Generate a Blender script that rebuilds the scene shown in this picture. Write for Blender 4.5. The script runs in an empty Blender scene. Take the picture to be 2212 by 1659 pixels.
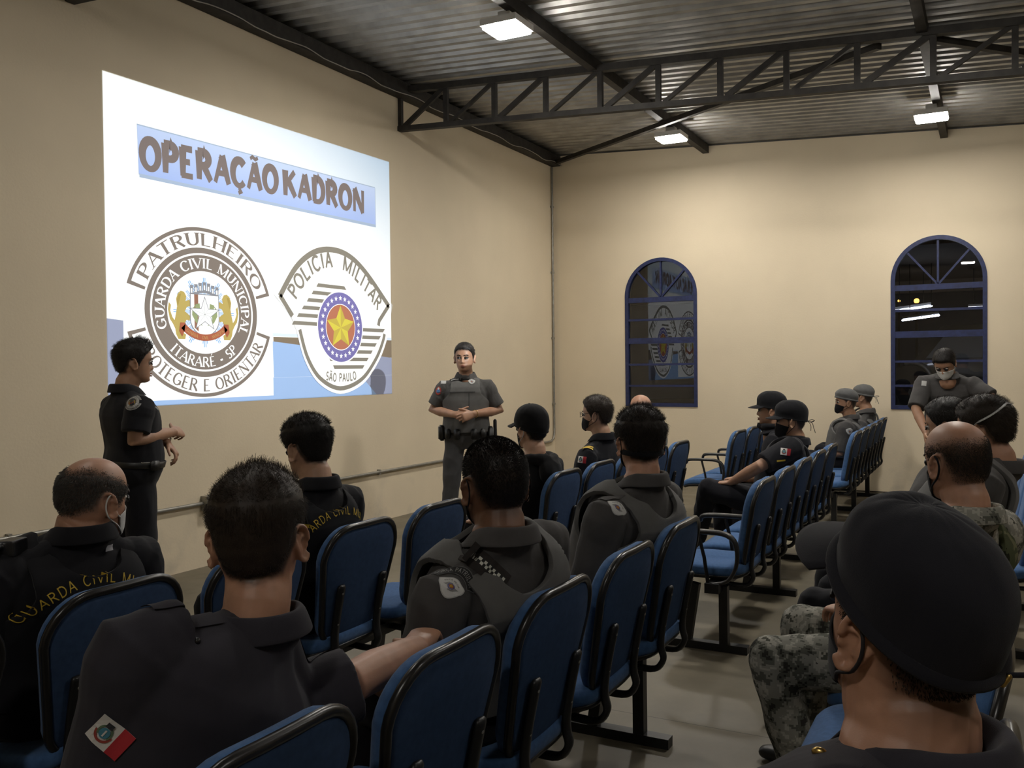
import bpy, bmesh, math, random
import numpy as np
from mathutils import Vector, Matrix, noise
from mathutils.bvhtree import BVHTree

# ------------------------------------------------------------------ camera, world, exposure
SC = bpy.context.scene
COL = SC.collection
FPX, IMW, IMH = 1958.37, 2212.0, 1659.0
YAW, PITCH, ROLL = 0.486167, -0.0178607, -0.0104389
CAM = Vector((5.33562, -11.34823, 1.5))
_f = Vector((-math.sin(YAW)*math.cos(PITCH), math.cos(YAW)*math.cos(PITCH), math.sin(PITCH)))
_r0 = Vector((math.cos(YAW), math.sin(YAW), 0.0))
_u0 = _r0.cross(_f)
CR = _r0*math.cos(ROLL) + _u0*math.sin(ROLL)
CU = -_r0*math.sin(ROLL) + _u0*math.cos(ROLL)
CF = _f
cd = bpy.data.cameras.new('camera'); cam = bpy.data.objects.new('camera', cd); COL.objects.link(cam)
cd.sensor_fit = 'HORIZONTAL'; cd.sensor_width = 36.0; cd.lens = 36.0*FPX/IMW; cd.clip_start = 0.05
cam.matrix_world = Matrix(((CR.x, CU.x, -CF.x, CAM.x), (CR.y, CU.y, -CF.y, CAM.y), (CR.z, CU.z, -CF.z, CAM.z), (0, 0, 0, 1)))
SC.camera = cam
W = bpy.data.worlds.new('night'); SC.world = W; W.use_nodes = True
W.node_tree.nodes['Background'].inputs[0].default_value = (0.010, 0.012, 0.020, 1)
W.node_tree.nodes['Background'].inputs[1].default_value = 0.12
SC.view_settings.view_transform = 'Standard'; SC.view_settings.look = 'None'
SC.view_settings.exposure = 0.0; SC.view_settings.gamma = 1.0; SC.view_settings.use_curve_mapping = False
SC.cycles.max_bounces = 8; SC.cycles.diffuse_bounces = 4; SC.cycles.glossy_bounces = 3
SC.cycles.transparent_max_bounces = 12; SC.cycles.sample_clamp_indirect = 4.0
SC.cycles.use_denoising = True
LAMP_POWER = 180.0           # radiance of the lamp diffusers
BEAM_POWER = 3300.0         # watts of the projector bulb
LAMPS = [(2.09, -5.23), (2.15, -1.41), (4.82, -1.50), (4.85, -5.30), (7.55, -5.3), (7.55, -9.2), (2.12, -9.1), (4.85, -13.0)]
DIM = [1.25, 1, 1, 1.2, .45, .45, .33, .75]      # the weaker lamps are unseen, added to brighten foreground and left wall
PROJ = Vector((9.0, -8.25, 2.96))

def RAY(u, v):
    return CF + CR*((u - IMW/2)/FPX) - CU*((v - IMH/2)/FPX)
def DEP(u, v, d):           # point on the sight line at depth d
    return CAM + RAY(u, v)*d
def ATP(u, v, ax, val):
    r = RAY(u, v); return CAM + r*((val - CAM[ax])/r[ax])

# ------------------------------------------------------------------ materials
def lin(c):
    return tuple(((x/255.0)/12.92 if x/255.0 <= 0.04045 else ((x/255.0 + 0.055)/1.055)**2.4) for x in c)
MATS = {}
def mat(name, col, rough=0.6, metal=0.0, spec=0.5, bump=None, var=0.0, vscale=6.0, sheen=0.0, emit=None, coat=0.0):
    if name in MATS: return MATS[name]
    m = bpy.data.materials.new(name); m.use_nodes = True; nt = m.node_tree; b = nt.nodes['Principled BSDF']
    b.inputs['Base Color'].default_value = (*col, 1); b.inputs['Roughness'].default_value = rough
    b.inputs['Metallic'].default_value = metal; b.inputs['Specular IOR Level'].default_value = spec
    if sheen: b.inputs['Sheen Weight'].default_value = sheen
    if coat: b.inputs['Coat Weight'].default_value = coat
    if emit:
        b.inputs['Emission Color'].default_value = (*emit[0], 1); b.inputs['Emission Strength'].default_value = emit[1]
    if bump or var:
        tc = nt.nodes.new('ShaderNodeTexCoord')
    if var:
        n = nt.nodes.new('ShaderNodeTexNoise'); n.inputs['Scale'].default_value = vscale; n.inputs['Detail'].default_value = 5
        nt.links.new(tc.outputs['Object'], n.inputs['Vector'])
        r = nt.nodes.new('ShaderNodeValToRGB'); r.color_ramp.elements[0].position = .3; r.color_ramp.elements[1].position = .7
        r.color_ramp.elements[0].color = (*[x*(1-var) for x in col], 1); r.color_ramp.elements[1].color = (*[min(1, x*(1+var)) for x in col], 1)
        nt.links.new(n.outputs['Fac'], r.inputs[0]); nt.links.new(r.outputs[0], b.inputs['Base Color'])
    if bump:
        n2 = nt.nodes.new('ShaderNodeTexNoise'); n2.inputs['Scale'].default_value = bump[0]; n2.inputs['Detail'].default_value = 4
        nt.links.new(tc.outputs['Object'], n2.inputs['Vector'])
        bp = nt.nodes.new('ShaderNodeBump'); bp.inputs['Strength'].default_value = bump[1]; bp.inputs['Distance'].default_value = bump[2]
        nt.links.new(n2.outputs['Fac'], bp.inputs['Height']); nt.links.new(bp.outputs[0], b.inputs['Normal'])
    MATS[name] = m; return m

def skin_mat(name, col, rough=.48):
    if name in MATS: return MATS[name]
    m = mat(name, col, rough, spec=.45, bump=(420, .18, .001), var=.10, vscale=22); nt = m.node_tree
    b = nt.nodes['Principled BSDF']; b.inputs['Subsurface Weight'].default_value = .12; b.inputs['Subsurface Radius'].default_value = (.01, .004, .002)
    src = b.inputs['Base Color'].links[0].from_socket       # stubble: hair colour mixed in where the scalp is clipped
    at = nt.nodes.new('ShaderNodeAttribute'); at.attribute_name = 'stubble'; mx = nt.nodes.new('ShaderNodeMix'); mx.data_type = 'RGBA'
    nt.links.new(at.outputs['Alpha'], mx.inputs[0]); nt.links.new(src, mx.inputs[6]); nt.links.new(at.outputs['Color'], mx.inputs[7]); nt.links.new(mx.outputs[2], b.inputs['Base Color'])
    return m
def wall_mat():
    m = mat('wall_paint', (0.70, 0.60, 0.44), .75, bump=(55, .25, .004)); nt = m.node_tree; b = nt.nodes['Principled BSDF']
    tc = nt.nodes.new('ShaderNodeTexCoord'); n = nt.nodes.new('ShaderNodeTexNoise'); n.inputs['Scale'].default_value = 1.3; n.inputs['Detail'].default_value = 7
    nt.links.new(tc.outputs['Object'], n.inputs['Vector'])
    r = nt.nodes.new('ShaderNodeValToRGB'); r.color_ramp.elements[0].position = .25; r.color_ramp.elements[1].position = .75
    r.color_ramp.elements[0].color = (0.66, 0.565, 0.412, 1); r.color_ramp.elements[1].color = (0.73, 0.625, 0.455, 1)
    nt.links.new(n.outputs['Fac'], r.inputs[0])
    # scuff marks in a band close to the floor
    sx = nt.nodes.new('ShaderNodeSeparateXYZ'); nt.links.new(tc.outputs['Object'], sx.inputs[0])
    mr = nt.nodes.new('ShaderNodeMapRange'); mr.inputs[1].default_value = .05; mr.inputs[2].default_value = .75; mr.inputs[3].default_value = 1; mr.inputs[4].default_value = 0
    nt.links.new(sx.outputs['Z'], mr.inputs[0])
    n3 = nt.nodes.new('ShaderNodeTexNoise'); n3.inputs['Scale'].default_value = 2.6; n3.inputs['Detail'].default_value = 6; nt.links.new(tc.outputs['Object'], n3.inputs['Vector'])
    r3 = nt.nodes.new('ShaderNodeValToRGB'); r3.color_ramp.elements[0].position = .52; r3.color_ramp.elements[1].position = .68; nt.links.new(n3.outputs['Fac'], r3.inputs[0])
    mu = nt.nodes.new('ShaderNodeMath'); mu.operation = 'MULTIPLY'; nt.links.new(mr.outputs[0], mu.inputs[0]); nt.links.new(r3.outputs[0], mu.inputs[1])
    mu2 = nt.nodes.new('ShaderNodeMath'); mu2.operation = 'MULTIPLY'; mu2.inputs[1].default_value = .6; nt.links.new(mu.outputs[0], mu2.inputs[0])
    mx = nt.nodes.new('ShaderNodeMix'); mx.data_type = 'RGBA'; nt.links.new(mu2.outputs[0], mx.inputs[0]); nt.links.new(r.outputs[0], mx.inputs[6]); mx.inputs[7].default_value = (.40, .36, .29, 1)
    nt.links.new(mx.outputs[2], b.inputs['Base Color']); return m

def floor_mat():
    m = mat('polished_cement', (.2, .18, .15), .42, spec=.35); nt = m.node_tree; b = nt.nodes['Principled BSDF']
    tc = nt.nodes.new('ShaderNodeTexCoord')
    n = nt.nodes.new('ShaderNodeTexNoise'); n.inputs['Scale'].default_value = 1.7; n.inputs['Detail'].default_value = 8; n.inputs['Roughness'].default_value = .62
    nt.links.new(tc.outputs['Object'], n.inputs['Vector'])
    r = nt.nodes.new('ShaderNodeValToRGB'); e = r.color_ramp.elements; e[0].position = .3; e[0].color = (.106, .091, .064, 1); e[1].position = .72; e[1].color = (.178, .153, .108, 1)
    nt.links.new(n.outputs['Fac'], r.inputs[0])
    # sawn joints every 3 m
    sx = nt.nodes.new('ShaderNodeSeparateXYZ'); nt.links.new(tc.outputs['Object'], sx.inputs[0])
    last = None
    for ax, off, per in (('Y', 7.668, 3.1), ('X', 1.2, 4.4)):
        a = nt.nodes.new('ShaderNodeMath'); a.operation = 'ADD'; a.inputs[1].default_value = off; nt.links.new(sx.outputs[ax], a.inputs[0])
        p = nt.nodes.new('ShaderNodeMath'); p.operation = 'PINGPONG'; p.inputs[1].default_value = per/2; nt.links.new(a.outputs[0], p.inputs[0])
        c = nt.nodes.new('ShaderNodeMath'); c.operation = 'LESS_THAN'; c.inputs[1].default_value = .0022; nt.links.new(p.outputs[0], c.inputs[0])
        if last is None: last = c
        else:
            mm = nt.nodes.new('ShaderNodeMath'); mm.operation = 'MAXIMUM'; nt.links.new(last.outputs[0], mm.inputs[0]); nt.links.new(c.outputs[0], mm.inputs[1]); last = mm
    mx = nt.nodes.new('ShaderNodeMix'); mx.data_type = 'RGBA'; nt.links.new(last.outputs[0], mx.inputs[0]); nt.links.new(r.outputs[0], mx.inputs[6]); mx.inputs[7].default_value = (.03, .026, .02, 1)
    nt.links.new(mx.outputs[2], b.inputs['Base Color'])
    n2 = nt.nodes.new('ShaderNodeTexNoise'); n2.inputs['Scale'].default_value = 4; n2.inputs['Detail'].default_value = 6; nt.links.new(tc.outputs['Object'], n2.inputs['Vector'])
    mr = nt.nodes.new('ShaderNodeMapRange'); mr.inputs[3].default_value = .32; mr.inputs[4].default_value = .6; nt.links.new(n2.outputs['Fac'], mr.inputs[0]); nt.links.new(mr.outputs[0], b.inputs['Roughness'])
    return m

def camo_mat():
    m = mat('digital_camouflage', (.2, .2, .2), .95, spec=.1); nt = m.node_tree; b = nt.nodes['Principled BSDF']
    tc = nt.nodes.new('ShaderNodeTexCoord')
    sn = nt.nodes.new('ShaderNodeVectorMath'); sn.operation = 'SNAP'; sn.inputs[1].default_value = (.007, .007, .007); nt.links.new(tc.outputs['Object'], sn.inputs[0])
    n = nt.nodes.new('ShaderNodeTexNoise'); n.inputs['Scale'].default_value = 17; n.inputs['Detail'].default_value = 5; n.inputs['Roughness'].default_value = .62
    nt.links.new(sn.outputs[0], n.inputs['Vector'])
    r = nt.nodes.new('ShaderNodeValToRGB'); r.color_ramp.interpolation = 'CONSTANT'; e = r.color_ramp.elements
    e[0].position = 0; e[0].color = (.035, .034, .030, 1); e[1].position = .40; e[1].color = (.10, .102, .085, 1)
    for p, c in ((.47, (.24, .235, .205)), (.55, (.36, .345, .30)), (.64, (.085, .085, .07))):
        x = e.new(p); x.color = (*c, 1)
    nt.links.new(n.outputs['Fac'], r.inputs[0]); nt.links.new(r.outputs[0], b.inputs['Base Color']); return m

def woodland_mat():
    m = mat('green_camouflage', (.1, .1, .06), .95, spec=.1); nt = m.node_tree; b = nt.nodes['Principled BSDF']
    tc = nt.nodes.new('ShaderNodeTexCoord')
    n = nt.nodes.new('ShaderNodeTexNoise'); n.inputs['Scale'].default_value = 11; n.inputs['Detail'].default_value = 2; nt.links.new(tc.outputs['Object'], n.inputs['Vector'])
    r = nt.nodes.new('ShaderNodeValToRGB'); r.color_ramp.interpolation = 'CONSTANT'; e = r.color_ramp.elements
    e[0].position = 0; e[0].color = (.02, .022, .015, 1); e[1].position = .45; e[1].color = (.075, .085, .045, 1); x = e.new(.6); x.color = (.16, .155, .09, 1)
    nt.links.new(n.outputs['Fac'], r.inputs[0]); nt.links.new(r.outputs[0], b.inputs['Base Color']); return m

def fabric(name, col, var=.12):
    return mat(name, col, .92, spec=.12, bump=(900, .35, .0012), var=var, vscale=14, sheen=.08)

def glass_mat():
    m = bpy.data.materials.new('window_glass'); m.use_nodes = True; nt = m.node_tree; nt.nodes.clear()
    o = nt.nodes.new('ShaderNodeOutputMaterial'); t = nt.nodes.new('ShaderNodeBsdfTransparent'); g = nt.nodes.new('ShaderNodeBsdfGlossy'); g.inputs['Roughness'].default_value = .004
    t.inputs[0].default_value = (.93, .95, .96, 1)
    f = nt.nodes.new('ShaderNodeFresnel'); f.inputs[0].default_value = 1.52; mx = nt.nodes.new('ShaderNodeMixShader')
    dm = nt.nodes.new('ShaderNodeMath'); dm.operation = 'MULTIPLY'; dm.inputs[1].default_value = 2.0; nt.links.new(f.outputs[0], dm.inputs[0])      # both faces of the pane
    nt.links.new(dm.outputs[0], mx.inputs[0]); nt.links.new(t.outputs[0], mx.inputs[1]); nt.links.new(g.outputs[0], mx.inputs[2]); nt.links.new(mx.outputs[0], o.inputs[0]); return m

# ------------------------------------------------------------------ object helpers
def tag(o, label=None, cat=None, group=None, kind=None):
    if label: o['label'] = label
    if cat: o['category'] = cat
    if group: o['group'] = group
    if kind: o['kind'] = kind
    return o
def mk(name, V, F, m, parent=None, smooth=True, base=None, mi=None, collect=True):
    base = base if base is not None else (Vector(parent['base3']) if parent is not None and 'base3' in parent else Vector((0, 0, 0)))
    me = bpy.data.meshes.new(name)
    me.from_pydata([(v[0]-base[0], v[1]-base[1], v[2]-base[2]) for v in V], [], F); me.update()
    for x in (m if isinstance(m, (list, tuple)) else [m]): me.materials.append(x)
    if mi is not None: me.polygons.foreach_set('material_index', mi)
    me.polygons.foreach_set('use_smooth', [smooth]*len(me.polygons))
    o = bpy.data.objects.new(name, me); COL.objects.link(o)
    if parent is not None:
        o.parent = parent
    else:
        o.location = base
    o['base3'] = tuple(base)
    return o
def clean():
    for o in bpy.data.objects:
        if 'base3' in o: del o['base3']
def empty(name, loc, rz=0.0):
    o = bpy.data.objects.new(name, None); COL.objects.link(o); o.location = loc; o.rotation_euler = (0, 0, rz); o.empty_display_size = .1
    return o
class MB:
    def __init__(s): s.V = []; s.F = []; s.M = []
    def add(s, vf, mi=0):
        n = len(s.V); s.V += [Vector(v) for v in vf[0]]; s.F += [tuple(i+n for i in f) for f in vf[1]]; s.M += [mi]*len(vf[1]); return s
    def box(s, c, d, mi=0, R=None):
        return s.add(box(c, d, R), mi)
    def mk(s, name, m, parent=None, smooth=False, base=None):
        return mk(name, s.V, s.F, m, parent, smooth, base, s.M)
def box(c, d, R=None):
    c = Vector(c); V = []
    for k in (-1, 1):
        for j in (-1, 1):
            for i in (-1, 1):
                p = Vector((i*d[0]/2, j*d[1]/2, k*d[2]/2)); V.append(c + (R @ p if R else p))
    return V, [(0, 2, 3, 1), (4, 5, 7, 6), (0, 1, 5, 4), (2, 6, 7, 3), (0, 4, 6, 2), (1, 3, 7, 5)]
def bar(a, b, w, h, up=Vector((0, 0, 1))):      # rectangular bar between two points
    a = Vector(a); b = Vector(b); t = (b-a).normalized()
    x = t.cross(up)
    if x.length < 1e-4: x = t.cross(Vector((0, 1, 0)))
    x.normalize(); y = x.cross(t)
    V = []
    for p in (a, b):
        for i, j in ((-1, -1), (1, -1), (1, 1), (-1, 1)): V.append(p + x*i*w/2 + y*j*h/2)
    return V, [(3, 2, 1, 0), (4, 5, 6, 7)] + [(i, (i+1) % 4, 4+(i+1) % 4, 4+i) for i in range(4)]
def smoothpath(P, n=6):
    P = [Vector(p) for p in P]; out = []
    for i in range(len(P)-1):
        p0 = P[max(i-1, 0)]; p1 = P[i]; p2 = P[i+1]; p3 = P[min(i+2, len(P)-1)]
        for k in range(n):
            t = k/n
            out.append(.5*((2*p1) + (p2-p0)*t + (2*p0-5*p1+4*p2-p3)*t*t + (3*p1-p0-3*p2+p3)*t*t*t))
    out.append(P[-1]); return out
def tube(P, R, n=14, up=Vector((0, 0, 1)), caps=2, closed=False, right=None):
    """lofted tube; R list of radius or (rx, ry); rx lies along 'right'"""
    P = [Vector(p) for p in P]; m = len(P)
    if not isinstance(R, list): R = [R]*m
    R = [(r, r) if not isinstance(r, (tuple, list)) else r for r in R]
    T = []
    for i in range(m):
        if closed: t = P[(i+1) % m] - P[i-1]
        else: t = P[min(i+1, m-1)] - P[max(i-1, 0)]
        T.append(t.normalized() if t.length > 1e-9 else Vector((0, 0, 1)))
    X = right.copy() if right is not None else T[0].cross(up)
    if X.length < 1e-3: X = T[0].cross(Vector((0, 1, 0)))
    V = []; F = []; rings = []
    for i in range(m):
        X = X - T[i]*X.dot(T[i])
        if X.length < 1e-6: X = T[i].orthogonal()
        X.normalize(); Y = T[i].cross(X)
        rings.append((P[i], X.copy(), Y.copy(), R[i]))
    if not closed and caps:
        e = []
        for s, idx, sg in ((0, 0, -1), (1, m-1, 1)):
            p, x, y, r = rings[idx]; q = min(r)
            lst = [(p + T[idx]*sg*q*math.sin(a), x, y, (r[0]-q*(1-math.cos(a))*1.0 if r[0] > q else r[0]*math.cos(a), r[1]-q*(1-math.cos(a)) if r[1] > q else r[1]*math.cos(a))) for a in (math.radians(35), math.radians(65), math.radians(84))]
            e.append(lst)
        rings = e[0][::-1] + rings + e[1]
    for p, x, y, r in rings:
        for k in range(n):
            a = 2*math.pi*k/n; V.append(p + x*math.cos(a)*r[0] + y*math.sin(a)*r[1])
    q = len(rings)
    for i in range(q if closed else q-1):
        for k in range(n):
            a = i*n+k; b = i*n+(k+1) % n; c = ((i+1) % q)*n+(k+1) % n; d = ((i+1) % q)*n+k
            F.append((a, b, c, d))
    if not closed:
        F.append(tuple(range(n))[::-1]); F.append(tuple((q-1)*n+k for k in range(n)))
    return V, F
def ellipsoid(c, r, R=None, nu=20, nv=12):
    c = Vector(c); V = [c + (R @ Vector((0, 0, -r[2])) if R else Vector((0, 0, -r[2])))]; F = []
    for j in range(1, nv):
        th = -math.pi/2 + math.pi*j/nv
        for i in range(nu):
            a = 2*math.pi*i/nu; p = Vector((r[0]*math.cos(th)*math.cos(a), r[1]*math.cos(th)*math.sin(a), r[2]*math.sin(th)))
            V.append(c + (R @ p if R else p))
    p = Vector((0, 0, r[2])); V.append(c + (R @ p if R else p)); L = len(V)-1
    for i in range(nu):
        F.append((0, 1+(i+1) % nu, 1+i)); F.append((L, L-nu+i, L-nu+(i+1) % nu))
    for j in range(nv-2):
        for i in range(nu):
            a = 1+j*nu+i; b = 1+j*nu+(i+1) % nu; F.append((a, b, b+nu, a+nu))
    return V, F
def union(parts, voxel, smooth=3, fac=.5):
    """voxel-unite closed pieces into one continuous skin; returns V, F"""
    V = []; F = []
    for p in parts:
        n = len(V); V += [tuple(v) for v in p[0]]; F += [tuple(i+n for i in f) for f in p[1]]
    me = bpy.data.meshes.new('tmp'); me.from_pydata(V, [], F); me.update()
    bm = bmesh.new(); bm.from_mesh(me); bmesh.ops.recalc_face_normals(bm, faces=bm.faces); bm.to_mesh(me); bm.free()
    o = bpy.data.objects.new('tmp', me); COL.objects.link(o)
    md = o.modifiers.new('r', 'REMESH'); md.mode = 'VOXEL'; md.voxel_size = voxel; md.adaptivity = 0
    if smooth:
        ms = o.modifiers.new('s', 'SMOOTH'); ms.iterations = smooth; ms.factor = fac
    dg = bpy.context.evaluated_depsgraph_get(); me2 = bpy.data.meshes.new_from_object(o.evaluated_get(dg))
    n = len(me2.vertices); co = np.empty(n*3); me2.vertices.foreach_get('co', co)
    F2 = [tuple(p.vertices) for p in me2.polygons]
    V2 = [Vector(c) for c in co.reshape(-1, 3)]
    bpy.data.objects.remove(o); bpy.data.meshes.remove(me); bpy.data.meshes.remove(me2)
    return V2, F2
def vnormals(V, F):
    N = [Vector((0, 0, 0)) for _ in V]
    for f in F:
        a, b, c = V[f[0]], V[f[1]], V[f[2]]; n = (b-a).cross(c-a)
        for i in f: N[i] += n
    return [n.normalized() if n.length > 0 else Vector((0, 0, 1)) for n in N]
def wrinkle(V, F, amp=.004, sc=9.0, seed=0, stretch=(1, 1, .45)):
    N = vnormals(V, F); o = Vector((seed*3.7, seed*1.3, seed*2.1)); out = []
    for v, n in zip(V, N):
        q = Vector((v.x*stretch[0], v.y*stretch[1], v.z*stretch[2]))*sc + o
        q = q + Vector((noise.noise(q*.5), noise.noise(q*.5+Vector((5, 5, 5))), 0))*.8
        k = noise.noise(q); k2 = 1-2*abs(noise.noise(q*1.1 + Vector((9, 2, 4))))
        out.append(v + n*(amp*k + amp*.9*(k2-.6)))
    return out
def lerpkeys(K, x):
    if x <= K[0][0]: return K[0][1]
    for (a, va), (b, vb) in zip(K, K[1:]):
        if x <= b:
            t = (x-a)/(b-a); t = t*t*(3-2*t)*.5 + t*.5
            if isinstance(va, tuple): return tuple(p+(q-p)*t for p, q in zip(va, vb))
            return va + (vb-va)*t
    return K[-1][1]
def sst(a, b, x):
    t = max(0., min(1., (x-a)/(b-a))); return t*t*(3-2*t)

# ------------------------------------------------------------------ room shell
XR, YN = 11.6, -16.0
def zroof(x): return 4.40 - .056*x
M_WALL = wall_mat(); M_FLOOR = floor_mat()
M_BLACK = mat('black_painted_steel', (.020, .019, .018), .5, spec=.4, var=.3, vscale=30)
M_TRUSS = mat('dark_primer_steel', (.030, .027, .024), .62, spec=.3, var=.35, vscale=12)
M_ZINC = mat('galvanised_sheet', (.36, .355, .335), .48, metal=.75, bump=(28, .12, .004), var=.22, vscale=5)
M_PIPE = mat('galvanised_conduit', (.30, .29, .26), .45, metal=.6, var=.15, vscale=20)
M_BLUEFR = mat('blue_window_paint', (.014, .022, .080), .45, var=.3, vscale=25)
M_GLASS = glass_mat()
b = MB(); b.box(((XR)/2, (YN)/2, -.06), (XR+.4, -YN+.4, .12)); tag(b.mk('floor', M_FLOOR), kind='structure')

def sheet(name, poly, axis, t, m):      # wall slab of thickness t whose inner face is the polygon, t pushes outwards
    n = len(poly); V = [Vector(p) for p in poly] + [Vector(p)+Vector(axis)*t for p in poly]
    F = [tuple(range(n)), tuple(range(n, 2*n))[::-1]] + [(i, i+n, (i+1) % n+n, (i+1) % n) for i in range(n)]
    return V, F
V, F = sheet('w', [(0, YN, -.1), (0, .2, -.1), (0, .2, zroof(0)), (0, YN, zroof(0))], (-1, 0, 0), .2, M_WALL)
tag(mk('wall_left', V, F, M_WALL, smooth=False), kind='structure')
V, F = sheet('w', [(XR, YN, -.1), (XR, .2, -.1), (XR, .2, zroof(XR)), (XR, YN, zroof(XR))], (1, 0, 0), .2, M_WALL)
tag(mk('wall_right', V, F, M_WALL, smooth=False), kind='structure')
V, F = sheet('w', [(0, YN, -.1), (XR, YN, -.1), (XR, YN, zroof(XR)), (0, YN, zroof(0))], (0, -1, 0), .2, M_WALL)
tag(mk('wall_rear', V, F, M_WALL, smooth=False), kind='structure')

WINS = [(1.535, .487, .975, 2.425), (4.805, .495, .975, 2.455)]    # centre x, half width, sill, spring line
def arch(cx, hw, z0, zs, n=28, inset=0.0):
    h = hw-inset; P = [(cx-h, z0+inset), (cx+h, z0+inset)]
    return P + [(cx + h*math.cos(math.pi*k/n), zs + h*math.sin(math.pi*k/n)) for k in range(n+1)]
def back_wall():
    bm = bmesh.new()
    n = 28; faces = []
    def quad(pts):
        faces.append([bm.verts.new((x, 0, z)) for x, z in pts])
    xs = 0
    for cx, hw, z0, zs in WINS:
        quad([(xs, -.1), (cx-hw, -.1), (cx-hw, zroof(cx-hw)), (xs, zroof(xs))])
        quad([(cx-hw, -.1), (cx+hw, -.1), (cx+hw, z0), (cx-hw, z0)])
        A = [(cx - hw*math.cos(math.pi*k/n), zs + hw*math.sin(math.pi*k/n)) for k in range(n+1)]
        for (xa, za), (xb, zb) in zip(A, A[1:]): quad([(xa, za), (xb, zb), (xb, zroof(xb)), (xa, zroof(xa))])
        xs = cx+hw
    quad([(xs, -.1), (XR, -.1), (XR, zroof(XR)), (xs, zroof(xs))])
    for f in faces: bm.faces.new(f)
    bmesh.ops.remove_doubles(bm, verts=bm.verts, dist=1e-5)
    r = bmesh.ops.extrude_face_region(bm, geom=bm.faces[:]); 
    for e in r['geom']:
        if isinstance(e, bmesh.types.BMVert): e.co.y += .2
    bmesh.ops.recalc_face_normals(bm, faces=bm.faces)
    me = bpy.data.meshes.new('wall_back'); bm.to_mesh(me); bm.free(); me.materials.append(M_WALL)
    o = bpy.data.objects.new('wall_back', me); COL.objects.link(o); tag(o, kind='structure')
back_wall()
# trapezoid roof sheets, ribs run down the slope
def roof():
    pitch = .148; ys = []; y = YN-.2; k = 0
    while y < .3:
        ys += [(y, 0), (y+.052, 0), (y+.074, .030), (y+.126, .030)]; y += pitch
    xs = [-.2, 2.0, 4.0, 6.0, 8.0, XR+.2]; V = []; F = []
    for x in xs:
        for (y, h) in ys: V.append((x, y, zroof(x)+.02+h))
    n = len(ys)
    for i in range(len(xs)-1):
        for j in range(n-1): F.append((i*n+j, (i+1)*n+j, (i+1)*n+j+1, i*n+j+1))
    o = mk('ceiling', V, F, M_ZINC, smooth=False)
    s = o.modifiers.new('s', 'SOLIDIFY'); s.thickness = .004; tag(o, kind='structure')
roof()

def windows():
    for i, (cx, hw, z0, zs) in enumerate(WINS):
        root = empty('window_%d' % (i+1), (cx, .06, z0)); tag(root, kind='structure')
        root['base3'] = (cx, .06, z0)
        A = arch(cx, hw, z0, zs); B = arch(cx, hw, z0, zs, inset=.045); n = len(A)
        V = [(x, y, z) for y in (-.012, .05) for P in (A, B) for x, z in P]; F = []
        for k in range(n):
            l = (k+1) % n
            F += [(k, l, n+l, n+k), (2*n+k, 3*n+k, 3*n+l, 2*n+l), (n+k, n+l, 3*n+l, 3*n+k), (k, 2*n+k, 2*n+l, l)]
        mk('frame', V, F, M_BLUEFR, root, smooth=False)
        h = hw-.04
        for dz, hh in ((1.395, .065), (1.135, .028), (.86, .075), (.55, .026), (.27, .026)):
            m = MB(); m.box((cx, .02, z0+dz), (2*h, .05, hh)); m.mk('transom', M_BLUEFR, root)
        zc = z0+1.42
        for a in (45, 90, 135):
            m = MB(); m.add(bar((cx, .02, zc), (cx+(h+.01)*math.cos(math.radians(a)), .02, zs+(h+.01)*math.sin(math.radians(a))), .022, .03, Vector((0, 1, 0)))); m.mk('glazing_bar', M_BLUEFR, root)
        P = arch(cx, hw, z0, zs, inset=.03); n = len(P)
        V = [(x, .028, z) for x, z in P]; 
        mk('pane', V, [tuple(range(n))], M_GLASS, root, smooth=False)
windows()

# dark strip drawn for the joint and gap where back wall meets floor
m = MB(); m.box((XR/2, -.006, .006), (XR, .012, .012)); tag(m.mk('joint_strip_back', mat('dark_gap', (.05, .04, .03), .9)), kind='structure')

# ------------------------------------------------------------------ roof steel
def truss(yt, lab, x1=XR, first=0.0):
    root = empty('roof_truss', (0, yt, 4.1)); root['base3'] = (0, yt, 4.1)
    tag(root, lab, 'truss', 'steel lattice trusses under the roof')
    zt = lambda x: 4.335 - .060*x
    zb = lambda x: 3.945 - .056*x
    P = .548
    m = MB(); m.add(bar((0.0, yt, zt(0)), (x1, yt, zt(x1)), .07, .06)); m.mk('top_chord', M_TRUSS, root)
    m = MB(); m.add(bar((0.0, yt, zb(0)), (x1, yt, zb(x1)), .07, .05)); m.mk('bottom_chord', M_TRUSS, root)
    k = 0
    while k*P < x1-.1:
        x = k*P + .015
        m = MB(); m.add(bar((x, yt, zb(x)), (x, yt, zt(x)), .045 if k % 2 == 0 else .036, .045, Vector((1, 0, 0)))); m.mk('web_post', M_TRUSS, root)
        xb = x+P-.02
        m = MB(); m.add(bar((x+.05, yt, zb(x)+.02), (xb, yt, zt(xb)-.02), .030, .048 if k % 2 == 0 else .034, Vector((0, 0, 1)))); m.mk('web_diagonal', M_TRUSS, root)
        k += 1
truss(-3.655, 'dark steel lattice truss crossing the whole ceiling above the screen corner')
truss(-7.40, 'dark steel lattice truss whose end shows at the upper left corner')
for x, lab in ((2.15, 'dark steel roof purlin carrying two square lamps'), (4.87, 'dark steel roof purlin carrying the lamp above the right window'), (7.58, 'dark steel roof purlin beyond the right edge')):
    m = MB(); m.add(bar((x, YN+.02, zroof(x)-.045), (x, -.01, zroof(x)-.045), .075, .10)); tag(m.mk('roof_purlin', M_TRUSS), lab, 'purlin')
m = MB(); m.add(bar((.07, YN+.02, 4.315), (.07, -.02, 4.315), .13, .13)); tag(m.mk('eave_beam', M_TRUSS), 'dark steel eave beam along the top of the projection wall', 'beam')
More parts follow.
